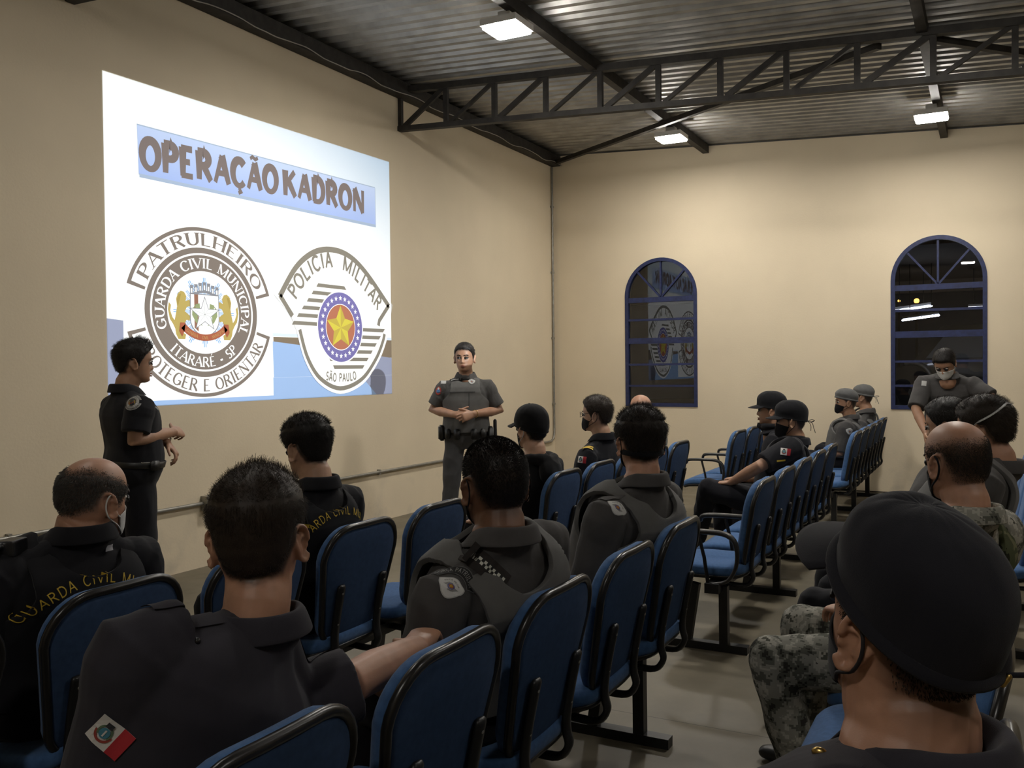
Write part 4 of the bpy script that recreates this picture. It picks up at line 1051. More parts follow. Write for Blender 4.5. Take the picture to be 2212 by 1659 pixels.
def person(label, pos, az, head, haz, hp=0, hroll=0, pose='sit', skin='tan', hair=None, top=None, vest=None, legs=None, bulk=1.0, belly=0.0, arms=None, hs=1.0, voxel=.006, group=None,
           shaz=None, hip=None, c1=None, eyes=True, cap=None, mask=None, sleeve=.72, trousers='black', shoes=True, neck_lean=.0, nb_dz=0.0, neck=1.0, longsleeve=False, collar=True, feet=None, knees=None, nstr=0, seed=1, mouth=False):
    SK = {'tan': (.36, .20, .125), 'light': (.46, .275, .185), 'brown': (.17, .085, .05), 'ruddy': (.42, .225, .145)}[skin]
    M_S = skin_mat('skin_'+skin, SK)
    Mb = Matrix.Translation((pos[0], pos[1], 0)) @ Matrix.Rotation(math.radians(az), 4, 'Z'); Mi = Mb.inverted()
    Mh = Matrix.Translation(head) @ Matrix.Rotation(math.radians(haz), 4, 'Z') @ Matrix.Rotation(math.radians(-hp), 4, 'X') @ Matrix.Rotation(math.radians(hroll), 4, 'Y') @ Matrix.Scale(hs, 4)
    h = Mi @ Vector(head); bl = bulk
    HL = lambda p: Mh @ Vector(p)             # head space to world
    hipz = .535 if pose == 'sit' else .94
    P0 = Vector(hip) if hip else Vector((0, .025, hipz) if pose == 'sit' else (0, 0, hipz))
    NB = Mi @ HL((0, -.045, -.125)); NB = NB + Vector((0, -.008+neck_lean, -.045+nb_dz))
    if pose == 'sit': ctl = P0 + Vector((0, -.015, (NB.z-P0.z)*.55))
    else: ctl = P0 + Vector((NB.x*.2, .02, (NB.z-P0.z)*.55))
    if c1: ctl = Vector(c1)
    sx = Vector((1, 0, 0))
    if shaz is not None: a = math.radians(shaz); sx = Vector((math.cos(a), math.sin(a), 0))
    sp = Spine(P0, ctl, NB, bl, sx, belly)
    ts = [r[0] for r in RINGS]; ts = sorted(set(ts + [(a+b)/2 for a, b in zip(ts, ts[1:])]))
    W_ = lambda vf: ([Mb @ v for v in vf[0]], vf[1])
    # joints
    SH = {}
    for s in (-1, 1):
        p, X, Y, T = sp.at(.475); SH[s] = p + X*s*(.178*bl) - T*.006
    ARM = {}
    for s, key in ((-1, 'L'), (1, 'R')):
        S = SH[s]
        if arms and key in arms:
            e, w, f, n = arms[key][:4]; cu = arms[key][4] if len(arms[key]) > 4 else .5
            e, w = Vector(e), Vector(w)
            if len(arms[key]) > 5 and arms[key][5] == 'world':
                e = Mi @ e; w = Mi @ w; f = Mi.to_3x3() @ Vector(f); n = Mi.to_3x3() @ Vector(n)
            ARM[s] = (e, w, Vector(f), Vector(n), cu)
        else:
            if pose == 'sit':
                e = S + Vector((s*.045, .06, -.265)); w = e + Vector((-s*.075, .235, -.03)); ARM[s] = (e, w, Vector((-s*.3, 1, -.18)), Vector((0, -.1, -1)), .5)
            else:
                e = S + Vector((s*.05, .0, -.29)); w = e + Vector((0, .06, -.25)); ARM[s] = (e, w, Vector((0, .15, -1)), Vector((-s, 0, 0)), .4)
    HIP = {s: P0 + Vector((s*.095, .01, -.03)) for s in (-1, 1)}
    if pose == 'sit':
        KN = {s: Vector((s*.135, .40, .515)) for s in (-1, 1)}; AN = {s: Vector((s*.13, .40, .09)) for s in (-1, 1)}
    else:
        KN = {s: Vector((s*.105, .03, .49)) for s in (-1, 1)}; AN = {s: Vector((s*.12, -.01, .085)) for s in (-1, 1)}
    if knees: 
        for s, k in zip((-1, 1), knees): KN[s] = Vector(k)
    if feet:
        for s, k in zip((-1, 1), feet): AN[s] = Vector(k)
    # ---- body: one continuous skin
    parts = [W_(sp.loft(ts, 0, .90))]
    parts.append(([HL(v) for v in HEAD[0]], HEAD[1]))
    for s in (-1, 1): parts += [([HL(v) for v in p[0]], p[1]) for p in ear_parts(s)]
    nk = [HL((0, -.012, -.045)), HL((0, -.022, -.095)), Mb @ (NB + Vector((0, .012, .035))), Mb @ (NB + Vector((0, .03, -.05)))]
    parts.append(tube(smoothpath(nk, 4), [(.060*hs*(.85+.15*bl)*neck, .064*hs*neck)]*9 + [(.066*hs*bl*neck, .064*neck)]*4, 20, right=Mb.to_3x3() @ sx))
    for s in (-1, 1):
        S = SH[s]; e, w, f, n, cu = ARM[s]; b = .5+.5*bl
        pth = [S + (S-e).normalized()*.004, S - (S-e).normalized()*.02, S.lerp(e, .5), e, e.lerp(w, .35), e.lerp(w, .75), w]
        rr = [.044*b, .052*b, .047*b, .041*b, .042*b, .033*b, (.030*b, .024*b)]
        parts.append(W_(tube(pth, rr, 16, right=Vector((f.cross(n))))))
        parts += [W_(p) for p in hand(w, f, n, s, cu)]
        parts.append(W_(tube([HIP[s], HIP[s].lerp(KN[s], .5), KN[s]], [.075*b, .066*b, .052*b], 16)))
        parts.append(W_(tube([KN[s], KN[s].lerp(AN[s], .35), AN[s]], [.050, .050, .034], 14)))
    V, F = union(parts, voxel, 3)
    root = mk('person', V, F, M_S, None, True, base=Vector((pos[0], pos[1], 0))); tag(root, label, 'person', group or 'officers at the briefing')
    out = dict(root=root, HL=HL, Mb=Mb, sp=sp, SH=SH, ARM=ARM, Mh=Mh, KN=KN, AN=AN)
    hc = None
    # ---- hair
    if hair:
        hc = hairmat(hair.get('col', (.012, .009, .007))); rnd = random.Random(seed)
        zl = hair.get('line', [(0, .066), (35, .062), (58, .040), (72, .004), (80, -.028), (88, -.028), (94, .006), (112, .008), (122, -.030), (140, -.060), (180, -.072)])
        zt = hair.get('bald')           # upper limit of the hair per azimuth
        top_, side_ = hair.get('top', .016), hair.get('side', .006)
        def hm(a, z):
            m = z - lerpkeys(zl, abs(a)) + .004*noise.noise(Vector((a*.12, z*160, seed)))
            if zt: m = min(m, lerpkeys(zt, abs(a)) + .005*noise.noise(Vector((a*.1, z*120, seed+7))) - z)
            return m
        def ht(a, z): return (side_ + (top_-side_)*sst(-.02, .092, z)*(1 if not hair.get('quiff') else 1+hair['quiff']*sst(110, 20, abs(a))))*sst(0, hair.get('fade', .014), hm(a, z))
        buzz = hair.get('buzz'); dens = hair.get('dens', .93); fw = hair.get('fade', .014)
        Mhi = Mh.inverted(); ca_ = root.data.color_attributes.new('stubble', 'FLOAT_COLOR', 'POINT'); bs = Vector(root['base3']); cv = np.zeros((len(V), 4), dtype=np.float32)
        for i, v in enumerate(V):
            if (v-head).length > .2: continue
            q = Mhi @ v; z = q.z
            if z < -.10 or abs(q.x) > .0835 and q.y > -.06: continue
            if abs(q.x) > .0795 and -.05 < q.y < .02 and z < .02: continue
            w_, yf, yb = headsec(z); a = math.degrees(math.atan2(q.x, q.y-(yf+yb)/2+.004)); m_ = hm(a, z)
            cv[i] = (*hc.diffuse_color[:3], 0) if False else (*hair.get('col', (.012, .009, .007)), dens*sst(-fw if buzz else -.018, fw if buzz else .004, m_))
        ca_.data.foreach_set('color', cv.ravel())
        rows = [-.095+.005*k for k in range(24)] + [.025+.006*k for k in range(13)] + [.102, .106, .110, .1135, .1158, .1166]; n = 90; V = []; F = []
        for z in rows:
            for k in range(n):
                a = -180+360*k/n; t = ht(a, z)
                o = -.02 if buzz else t*(1+.22*noise.noise(Vector((a*.10, z*60, seed*3.3)))) + .0006 if hm(a, z) > 0 else -.007
                V.append(HL(HP(a, z, o)))
        for i in range(len(rows)-1):
            for k in range(n): F.append((i*n+k, i*n+(k+1) % n, (i+1)*n+(k+1) % n, (i+1)*n+k))
        F.append(tuple((len(rows)-1)*n+k for k in range(n)))
        ho = root if buzz else mk('hair', V, F, hc, root)
        if nstr:
            K = []
            while len(K) < nstr:
                u = rnd.uniform(-1, 1); a = rnd.uniform(-180, 180); z = -.09 + .207*rnd.random()**.8
                m = hm(a, z)
                if buzz:
                    if rnd.random() > sst(-fw*.5, fw, m): continue
                elif m < -.003: continue
                if zt is None and m < .006 and rnd.random() > .35: continue
                t = ht(a, z); L = max(hair.get('min', .003), t*hair.get('len', 1.25))*rnd.uniform(.75, 1.25)
                p = HP(a, z, 0); q = HP(a, z, 1.0)-p; q.normalize()
                dn = Vector((0, -.55, -.9)) if z < .07 else Vector((.25*math.sin(a*.05), hair.get('comb', -.6), .1))
                if hair.get('quiff') and z > .06 and abs(a) < 70: dn = Vector((.2, .3, .9))
                dn = (dn - q*dn.dot(q)*.7)
                k1 = p + q*L*.45 + dn*L*.12; k2 = p + q*L*.80 + dn*L*.40; k3 = p + q*L*1.0 + dn*L*.8 + Vector((rnd.gauss(0, .1), rnd.gauss(0, .1), rnd.gauss(0, .1)))*L
                K.append((HL(p), HL(k1), HL(k2), HL(k3)))
            strands('clipped_hair' if buzz else 'hair_strands', ho, K, hair.get('rad', .00055), hc)
    # ---- eyes, brows, mouth where the face shows
    if eyes:
        for s in (-1, 1):
            c = Vector((s*.031, .0765, -.004)); Ve, Fe = ellipsoid(c, (.0115, .0115, .0115), Matrix.Rotation(math.radians(-90), 3, 'X'), 20, 14)
            mi = [1 if sum((Ve[i]-c).normalized().y for i in f)/len(f) > .86 else 0 for f in Fe]
            mk('eye', [HL(v) for v in Ve], Fe, [mat('eye_white', (.55, .52, .48), .25), mat('iris', (.025, .014, .008), .15)], root, mi=mi)
            for zz, k_ in ((.0068, 1), (-.0085, -1)):
                Vl, Fl = tube(smoothpath([(c.x-.016, c.y+.002, c.z), (c.x-.008, c.y+.0105, c.z+zz*.75), (c.x, c.y+.0125, c.z+zz), (c.x+.008, c.y+.0105, c.z+zz*.75), (c.x+.016, c.y+.002, c.z)], 3), .0036, 8)
                mk('eyelid', [HL(v) for v in Vl], Fl, M_S, root)
            P = [HP(s*a, z, .006) + Vector((0, .001, 0)) for a, z in ((9, .0155), (16, .0195), (24, .021), (33, .0165))]
            Vb, Fb = tube(smoothpath(P, 3), [(.0018, .0036)]*10, 8); mk('eyebrow', [HL(v) for v in Vb], Fb, hc or hairmat((.012, .009, .007)), root)
        ml = mat('lips', (SK[0]*.85, SK[1]*.55, SK[2]*.55), .45)
        for zz, rr in ((-.0675, .0036), (-.0785, .0044)):
            P = [Vector((x, .0905 + face_relief(x, zz)*.55 - 9*x*x, zz + (.002 if zz > -.07 else -.001)*math.cos(x*130) - .003*(1-math.cos(x*60)))) for x in (-.023, -.015, -.007, 0, .007, .015, .023)]
            Vb, Fb = tube(smoothpath(P, 2), [.0016, .0016] + [rr]*9 + [.0016, .0016], 8); mk('lip', [HL(v) for v in Vb], Fb, ml, root)
        if mouth:
            Vb, Fb = ellipsoid((0, .0905, -.0735), (.014, .004, .0042), nu=14, nv=8); mk('mouth_gap', [HL(v) for v in Vb], Fb, mat('mouth_dark', (.02, .008, .006), .6), root)
    # ---- shirt
    if top:
        mt = fabric(*top) if isinstance(top, tuple) else top; off = .013
        prt = [W_(sp.loft(ts, off))]
        for s in (-1, 1):
            S = SH[s]; e, w, f, n, cu = ARM[s]; b = .5+.5*bl; d = (e-S).normalized()
            inn = S + Vector((-s*.07, 0, .01)); 
            if longsleeve:
                pth = [inn, S, S.lerp(e, .5), e, e.lerp(w, .4), e.lerp(w, .97)]; rr = [.055*b, .078*b, .068*b, .058*b, .055*b, .043*b]
            else:
                pth = [inn, S, S.lerp(e, .35), S.lerp(e, sleeve*.92), S.lerp(e, sleeve)]; rr = [.055*b, .078*b, .074*b, .073*b, .072*b]
            prt.append(W_(tube(smoothpath(pth, 3), [rr[min(i//3, len(rr)-1)] for i in range(3*(len(pth)-1)+1)], 20, caps=2 if longsleeve else 0)))
            prt.append(W_(ellipsoid(S + Vector((-s*.012, 0, -.006)), (.072*b, .074*b, .070*b))))
            nb = NB + Vector((s*.03, 0, -.01)); prt.append(W_(tube([nb, nb.lerp(S, .5) + Vector((0, 0, -.008)), S], [.043, .045, .055], 14)))
        prt.append(W_(ellipsoid(NB + Vector((0, .012, -.012)), (.082*b, .086, .045))))
        V, F = union(prt, max(.0055, voxel*1.15), 4)
        V = wrinkle(V, F, .0055, 8.5, seed)
        so = mk('shirt', V, F, mt, root); out['shirt'] = so
        out['bvh'] = BVHTree.FromPolygons([tuple(v) for v in V], F)
        if collar:
            rows = [(.058, -.010), (.0575, .022), (.0590, .036), (.064, .041), (.071, .034), (.082, .006), (.090, -.012)]; nn = 40; Vc = []; Fc = []
            for k in range(nn+1):
                a = math.radians(-248 + 316*k/nn)          # open at the front
                fr = max(0, math.sin(a))
                for r, z in rows:
                    rr = r*(.72+.28*bl)*hs*1.04*neck; p = NB + sx*(math.cos(a)*rr*1.06) + Vector((-sx.y, sx.x, 0))*(math.sin(a)*rr*1.08) + Vector((0, .010-.30*z, z*.95+.004 - .022*fr))
                    Vc.append(Mb @ p)
            q = len(rows)
            for k in range(nn):
                for j in range(q-1): Fc.append((k*q+j, (k+1)*q+j, (k+1)*q+j+1, k*q+j+1))
            co = mk('collar', Vc, Fc, mt, so); md = co.modifiers.new('s', 'SOLIDIFY'); md.thickness = .005; md.offset = 0; md = co.modifiers.new('u', 'SUBSURF'); md.levels = 1; md.render_levels = 1
    # ---- vest
    if vest:
        mv = fabric(*vest['mat']) if isinstance(vest['mat'], tuple) else vest['mat']; off = vest.get('off', .030); na = 128; T0, T1 = .03, .572; nt_ = 76; V = []; F = []; keep = {}
        nd_b, nd_f = vest.get('back', .085), vest.get('front', .11); so_ = vest.get('strap', .150)*bl; si = vest.get('inner', .078)
        for i in range(nt_+1):
            t = T0+(T1-T0)*i/nt_
            for k in range(na):
                ang = 2*math.pi*k/na; p = sp.pt(t, ang, off + .014*sst(.36, .48, t) - .010*sst(.53, .57, t)); V.append(p)
        ctr, X0, Y0, TT0 = sp.at(.475)
        def cut(p, t, ang):
            q = p-ctr; x = q.dot(X0); back = math.sin(ang) < 0
            # arm opening
            zt_ = t-.315
            lim = so_ + .06*(1-sst(0, .10, zt_)) if zt_ > 0 else 9
            if zt_ > 0 and abs(x) > lim - .012*sst(.02, .16, zt_): return True
            dep = nd_b if back else nd_f
            u = (t-(TN-.02-dep))/dep
            if u > 0 and abs(x) < si*min(1.0, math.sqrt(u)*1.05): return True
            return t > .568
        bad = [cut(V[i*na+k], T0+(T1-T0)*i/nt_, 2*math.pi*k/na) for i in range(nt_+1) for k in range(na)]
        for i in range(nt_):
            for k in range(na):
                f = (i*na+k, i*na+(k+1) % na, (i+1)*na+(k+1) % na, (i+1)*na+k)
                if not any(bad[j] for j in f): F.append(f)
        # smooth the cut edges
        ec = {}
        for f in F:
            for a, b_ in zip(f, f[1:]+f[:1]): ec[(min(a, b_), max(a, b_))] = ec.get((min(a, b_), max(a, b_)), 0)+1
        nb_ = {}
        for (a, b_), c in ec.items():
            if c == 1: nb_.setdefault(a, []).append(b_); nb_.setdefault(b_, []).append(a)
        for it in range(8):
            new = {}
            for a, l in nb_.items():
                s_ = Vector((0, 0, 0))
                for j in l: s_ += V[j]
                new[a] = V[a].lerp(s_/len(l), .5)
            for a, p in new.items(): V[a] = p
        use = sorted({i for f in F for i in f}); mp = {o: i for i, o in enumerate(use)}
        Vw = wrinkle([Mb @ V[i] for i in use], [tuple(mp[i] for i in f) for f in F], .003, 7, seed+4); Fw = [tuple(mp[i] for i in f) for f in F]
        vo = mk('vest', Vw, Fw, mv, root); md = vo.modifiers.new('s', 'SOLIDIFY'); md.thickness = .017; md.offset = -1
        md = vo.modifiers.new('b', 'BEVEL'); md.width = .004; md.segments = 2; md.limit_method = 'ANGLE'; md.angle_limit = math.radians(50)
        out['vest'] = vo; out['vbvh'] = BVHTree.FromPolygons([tuple(v) for v in Vw], Fw)
    # ---- trousers and shoes
    if trousers:
        tm = trousers if not isinstance(trousers, str) else {'black': fabric('black_trousers', (.012, .012, .015)), 'grey': fabric('grey_trousers', (.075, .075, .078)), 'navy': fabric('navy_trousers', (.013, .014, .022))}[trousers]
        prt = []; b = .5+.5*bl
        prt.append(W_(sp.loft([-.125, -.11, -.085, -.06, -.03, 0, .03, .05], .017)))
        for s in (-1, 1):
            hpnt = HIP[s]; k, a = KN[s], AN[s]; up_ = (k-hpnt)
            fr = (k-a).normalized()
            prt.append(W_(tube(smoothpath([hpnt - up_.normalized()*.03, hpnt, hpnt.lerp(k, .5), k], 3), [.092*b]*4 + [.090*b]*3 + [.080*b]*2 + [.073*b], 20)))
            prt.append(W_(tube(smoothpath([k + fr*.01, k.lerp(a, .3), k.lerp(a, .7), a + fr*.0], 3), [.072*b]*3 + [.068*b]*3 + [.060*b]*3 + [.058*b], 18)))
        V, F = union(prt, .009 if voxel > .0045 else .007, 4); V = wrinkle(V, F, .006, 8, seed+9, (1, 1, .7))
        tr = mk('trousers', V, F, tm, root); out['trousers'] = tr; out['tbvh'] = BVHTree.FromPolygons([tuple(v) for v in V], F)
    if shoes:
        ms = mat('black_boot', (.012, .011, .010), .4, spec=.5)
        for s in (-1, 1):
            a = AN[s]; d = Vector((s*.15, 1, 0)).normalized(); g = Vector((a.x, a.y, .0))
            V, F = union([W_(tube([g - d*.065 + Vector((0, 0, .045)), g - d*.02 + Vector((0, 0, .048)), g + d*.06 + Vector((0, 0, .042)), g + d*.14 + Vector((0, 0, .034)), g + d*.185 + Vector((0, 0, .030))], [(.034, .043), (.036, .046), (.042, .040), (.044, .032), (.034, .026)], 14, right=d.cross(Vector((0, 0, 1))))), W_(tube([a + Vector((0, 0, .07)), Vector((g.x, g.y, .05))], .046, 14))], .007, 2)
            mk('boot', [Vector((v.x, v.y, max(v.z, .001))) for v in V], F, ms, root)
    # ---- headgear
    if cap: headgear(cap, root, HL, HP, out)
    if mask: facemask(mask, root, HL, out)
    return out

def shell(root, HL, name, rows, offf, m, n=72, parent=None, lid=True, solid=.003, name_F=None):
    V = []; F = []
    for r in rows:
        for k in range(n):
            a = -180+360*k/n; z, o = offf(r, a); V.append(HL(HP(a, z, o)) if not isinstance(o, Vector) else HL(o))
    q = len(rows)
    for i in range(q-1):
        for k in range(n): F.append((i*n+k, i*n+(k+1) % n, (i+1)*n+(k+1) % n, (i+1)*n+k))
    if lid: F.append(tuple((q-1)*n+k for k in range(n)))
    ob = mk(name, V, F, m, parent or root)
    if solid:
        md = ob.modifiers.new('s', 'SOLIDIFY'); md.thickness = solid; md.offset = -1
    return ob
def headgear(cap, root, HL, HP, out):
    m = fabric(*cap['mat']) if isinstance(cap['mat'], tuple) else cap['mat']; kind = cap['kind']; zf, zb = cap.get('zf', .034), cap.get('zb', -.012)
    def zline(a): return zb + (zf-zb)*(.5+.5*math.cos(math.radians(a)))
    rows = [k/22 for k in range(23)]
    hgt = cap.get('h', .012)
    def off(r, a):
        z0 = zline(a); z = z0 + (.1166-z0)*(1-(1-r)**1.7)
        o = .011 + .004*sst(0, .12, r) + hgt*sst(.15, .8, r)
        if kind == 'patrol': o = cap.get('fit', .012) + .005*sst(.05, .4, r) + hgt*sst(.1, .6, r)*(1-.35*sst(.75, 1, r))*(1+cap.get('lean', 0)*math.cos(math.radians(a))*(1-sst(.8, 1, r)))
        if kind == 'beret':
            o = .010 + .012*sst(.05, .35, r)*(1+.9*max(0, math.sin(math.radians(a))))*(1-.55*sst(.6, 1, r))
        o += .0016*noise.noise(Vector((a*.07, r*6, 3.1)))
        return z, o
    c = shell(root, HL, 'beret' if kind == 'beret' else 'cap', rows, off, m)
    # band around the lower edge
    P = [HL(HP(a, zline(a)+.004, .0135)) for a in range(-180, 180, 6)]
    V, F = tube(P, [(.0035, .009) if kind == 'beret' else (.0022, .008)]*len(P), 8, closed=True, up=Vector((0, 0, 1))); mk('cap_band', V, F, cap.get('band', m) if not isinstance(cap.get('band'), tuple) else fabric(*cap['band']), c)
    if kind != 'beret':
        L = cap.get('brim', .068); V = []; F = []; na, nr = 28, 8
        for j in range(nr+1):
            for k in range(na+1):
                a = -66+132*k/na; ca = math.cos(math.radians(a)); q = HP(a, zline(a)+.004, .012); t = j/nr
                V.append(HL(q + Vector((.016*math.sin(math.radians(a))*t, L*t*max(0, (ca-.36)/.64)**.45, -L*t*.30*max(0, (ca-.36)/.64)**.5 - .010*t*(1-ca)))))
        for j in range(nr):
            for k in range(na): a = j*(na+1)+k; F.append((a, a+1, a+na+2, a+na+1))
        b = mk('brim', V, F, m, c); md = b.modifiers.new('s', 'SOLIDIFY'); md.thickness = .004; md.offset = 0
    if kind == 'ball':
        V, F = ellipsoid(HL(HP(0, .1166, .011+hgt+.006)), (.007, .007, .004), nu=12, nv=6); mk('cap_button', V, F, m, c)
    if cap.get('tails'):
        p = HL(HP(180, zline(180)+.004, .016))
        D = lambda x, y, z: HL(HP(180, zline(180)+.004, .016) + Vector((x, y, z)))
        for P in ([D(0, 0, 0), D(.02, -.025, .008), D(.035, -.045, .002), D(.03, -.03, -.008), D(.0, -.002, -.004)], [D(0, 0, 0), D(-.01, -.03, -.015), D(-.005, -.04, -.05), D(.01, -.05, -.085)], [D(0, 0, 0), D(.005, -.02, -.03), D(0, -.02, -.07)]):
            P = P if not cap['tails'] == 'short' else P
            V, F = tube(smoothpath(P, 4), (.0045, .0018), 8); mk('ribbon_tail', V, F, m, c)
    out['cap'] = c; out['zline'] = zline
def facemask(mask, root, HL, out):
    m = fabric(*mask['mat']); z0, z1 = mask.get('lo', -.122), mask.get('hi', -.022); A = mask.get('a', 72); V = []; F = []; na, nz = 36, 16; dz = mask.get('drop', 0)
    for j in range(nz+1):
        for k in range(na+1):
            a = -A+2*A*k/na; u = abs(a)/A; t = j/nz
            zl, zh = z0 + .030*u**2, z1 - .026*u**1.6
            z = zl+(zh-zl)*t
            p = HP(a, max(z, -.108), .006); 
            p.y += .019*math.exp(-(a/22)**2)*(.35+.65*math.sin(math.pi*min(1, t*.85+.12))); p.z = z + dz
            if z < -.108: p.y -= (-.108-z)*1.2
            V.append(HL(p))
    for j in range(nz):
        for k in range(na): a = j*(na+1)+k; F.append((a, a+1, a+na+2, a+na+1))
    o = mk('face_mask', V, F, m, root); md = o.modifiers.new('s', 'SOLIDIFY'); md.thickness = .0025; md.offset = 1
    if mask.get('loops', True):
        ml = mask.get('loopmat') or m
        for s in (-1, 1):
            p0 = HP(s*A, z1-.030+dz, .006); p1 = HP(s*A, z0+.034+dz, .006)
            P = [p0, HP(s*82, z1-.016+dz*.6, .006), Vector((s*.0855, -.016, .012)), Vector((s*.0875, -.037, .004)), Vector((s*.085, -.040, -.022)), Vector((s*.083, -.026, -.050)), HP(s*84, z0+.050+dz*.6, .008), p1]
            V, F = tube([HL(p) for p in smoothpath(P, 4)], mask.get('lr', .0019), 6); mk('ear_loop', V, F, ml, o)
    return o

# ------------------------------------------------------------------ patches sewn on cloth
def fine2(vs, fs, mx=.009):
    if max(max(abs(x), abs(y)) for x, y in vs) < .006: return vs, fs
    bm = bmesh.new(); B = [bm.verts.new((x, y, 0)) for x, y in vs]
    for f in fs:
        try: bm.faces.new([B[i] for i in f])
        except ValueError: pass
    for it in range(3):
        E = [e for e in bm.edges if e.calc_length() > mx]
        if not E: break
        bmesh.ops.subdivide_edges(bm, edges=E, cuts=1, use_grid_fill=True)
    bmesh.ops.triangulate(bm, faces=[f for f in bm.faces if len(f.verts) > 4])
    bm.verts.index_update(); r = [(v.co.x, v.co.y) for v in bm.verts], [tuple(v.index for v in f.verts) for f in bm.faces]; bm.free(); return r
def onto(bvh, o, u, v, items, name, parent, lift=.0030, step=.0005):
    """drop flat shapes (material, V2, F2) on cloth: o centre, u right, v up, seen along -(u x v)"""
    n = u.cross(v).normalized(); V = []; F = []; MI = []; ML = []; prev = None; lay = 0
    hit0 = bvh.ray_cast(o + n*.25, -n)[0] or o
    for m, vs, fs in items:
        if m not in ML: ML.append(m)
        if m is not prev: lay += 1; prev = m
        k = len(V); vs, fs = fine2(vs, fs)
        for x, y in vs:
            p = o + u*x + v*y; h = bvh.ray_cast(p + n*.25, -n)
            q = h[0] if h[0] is not None and (h[0]-p).length < .14 else p + n*((hit0-o).dot(n))
            V.append(q + n*(lift+lay*step))
        F += [tuple(i+k for i in f) for f in fs]; MI += [ML.index(m)]*len(fs)
    ob = mk(name, V, F, ML, parent, smooth=False, mi=MI)
    bm = bmesh.new(); bm.from_mesh(ob.data)
    for f in bm.faces:
        if f.normal.dot(n) < 0: f.normal_flip()
    bm.to_mesh(ob.data); bm.free(); return ob
def seen(bvh, px, py, upx, upy):
    """frame on a cloth surface where the sight line px,py meets it; upx,upy = a second sight line towards the patch's top"""
    r = RAY(px, py).normalized(); h = bvh.ray_cast(CAM, r)
    if h[0] is None: print('PATCH MISS', px, py); return None
    n = h[1]; n = n if n.dot(r) < 0 else -n
    n = (n*.75 - r*.25).normalized()
    r2 = RAY(upx, upy); d = (h[0]-CAM).dot(n)/r2.dot(n); up = (CAM + r2*d - h[0]); up = (up - n*up.dot(n)).normalized()
    return h[0], up.cross(n), up
def flag_items(w, h):
    R = mat('flag_red', (.42, .022, .030), .8); Wt = mat('flag_white', (.62, .60, .57), .8); return [
        (Wt, *rect2(-w/2, -h/2, w/2, h/2, 8, 6)), (R, *rect2(w*.14, -h/2, w/2, h/2, 4, 6)), (mat('arms_red', (.30, .05, .035), .8), *ring2(-w*.17, -h*.02, h*.24, h*.33, 180, 360, 16)),
        (mat('arms_green', (.10, .16, .09), .8), *ring2(-w*.17, h*.02, h*.20, h*.27, -40, 220, 18)), (mat('arms_blue', (.06, .22, .30), .8), *disk2(-w*.17, h*.0, h*.19, 18)), (mat('arms_dark', (.03, .03, .035), .8), *rect2(-w*.17-h*.13, h*.20, -w*.17+h*.13, h*.38, 2, 1)), (mat('flag_white', None), *rect2(-w*.17-h*.03, -h*.12, -w*.17+h*.03, h*.12))]
def _em_mats(dark=True):
    D = {}
    for k, c in dict(white=(.60, .60, .58), dark=(.03, .028, .03), stone=(.09, .085, .08), blue=(.10, .20, .40), gold=(.42, .30, .08), gold2=(.30, .2, .05), red=(.35, .06, .04), brown=(.2, .08, .05), green=(.15, .2, .08), greyline=(.12, .12, .13), goldtext=(.5, .35, .1), violet=(.08, .075, .26), rust=(.40, .10, .05), yellow=(.62, .42, .05), yellow2=(.5, .3, .04)).items():
        D[k] = mat('patch_'+k, c, .8, spec=.15)
    return D
def state_patch_items(s):
    D = _em_mats(); sh = [(-.9, .42), (-.5, .62), (-.1, .80), (.25, .78), (.6, .56), (.92, .40), (.86, .02), (.66, -.30), (.35, -.60), (.0, -.72), (-.35, -.58), (-.62, -.28), (-.84, .05)]
    sh = smooth2(sh + [sh[0]], 3)[:-1]; V = [(0, 0)] + [(x*s, y*s) for x, y in sh]; n = len(sh)
    it = [(mat('patch_border', (.42, .42, .41), .8), [(x*1.09, y*1.09) for x, y in V], [(0, 1+i, 1+(i+1) % n) for i in range(n)]), (D['white'], V, [(0, 1+i, 1+(i+1) % n) for i in range(n)])]
    return it + [(D[k], v, f) for p, k, v, f in emblem_state(0, .02*s, s*.86, halo=False) if not (p == 'outline')]
def guard_patch_items(s):
    D = _em_mats(); return [(D[{'white': 'stone', 'dark': 'white'}.get(k, k)] if k in ('white', 'dark') else D[k], v, f) for p, k, v, f in emblem_guard(0, 0, s, s)]
def stripe_items(w, h, n=2, colr=(.62, .42, .04)):
    Y = mat('gold_thread', colr, .7); K = mat('black_thread', (.012, .012, .012), .8); it = [(K, *rect2(-w/2, -h/2, w/2, h/2, 6, 2))]
    for k in range(n):
        y0 = -h/2 + h*(k+.22)/n; it.append((Y, *rect2(-w*.44, y0, w*.44, y0 + h*.56/n, 6, 1)))
    return it

# ------------------------------------------------------------------ the people
def HC(px, ptop, d, dz=.120, hs=1.0):         # head centre from its top in the photo and its distance
    p = DEP(px, ptop, d); return Vector((p.x, p.y, p.z - dz*hs))
BLK = ('black_uniform', (.015, .015, .018)); NAVY = ('navy_uniform', (.034, .032, .040)); GREY = ('grey_uniform', (.074, .072, .070)); DGREY = ('dark_grey_uniform', (.068, .065, .064)); VGREY = ('grey_vest', (.115, .113, .110))
BVEST = ('black_vest', (.012, .012, .0145)); BMASK = ('black_mask_cloth', (.008, .008, .010)); WMASK = ('white_mask_cloth', (.62, .62, .60)); BCAP = ('black_cap_cloth', (.010, .010, .012))
DARKH = dict(col=(.010, .008, .007), top=.020, side=.007, len=1.35)
BROWNH = dict(col=(.022, .015, .010), top=.020, side=.006, len=1.3)
BUZZ = dict(col=(.012, .010, .009), top=.004, side=.003, len=1.3, fade=.02, min=.004, buzz=True)
YEL = mat('gold_thread', (.62, .42, .04), .7)
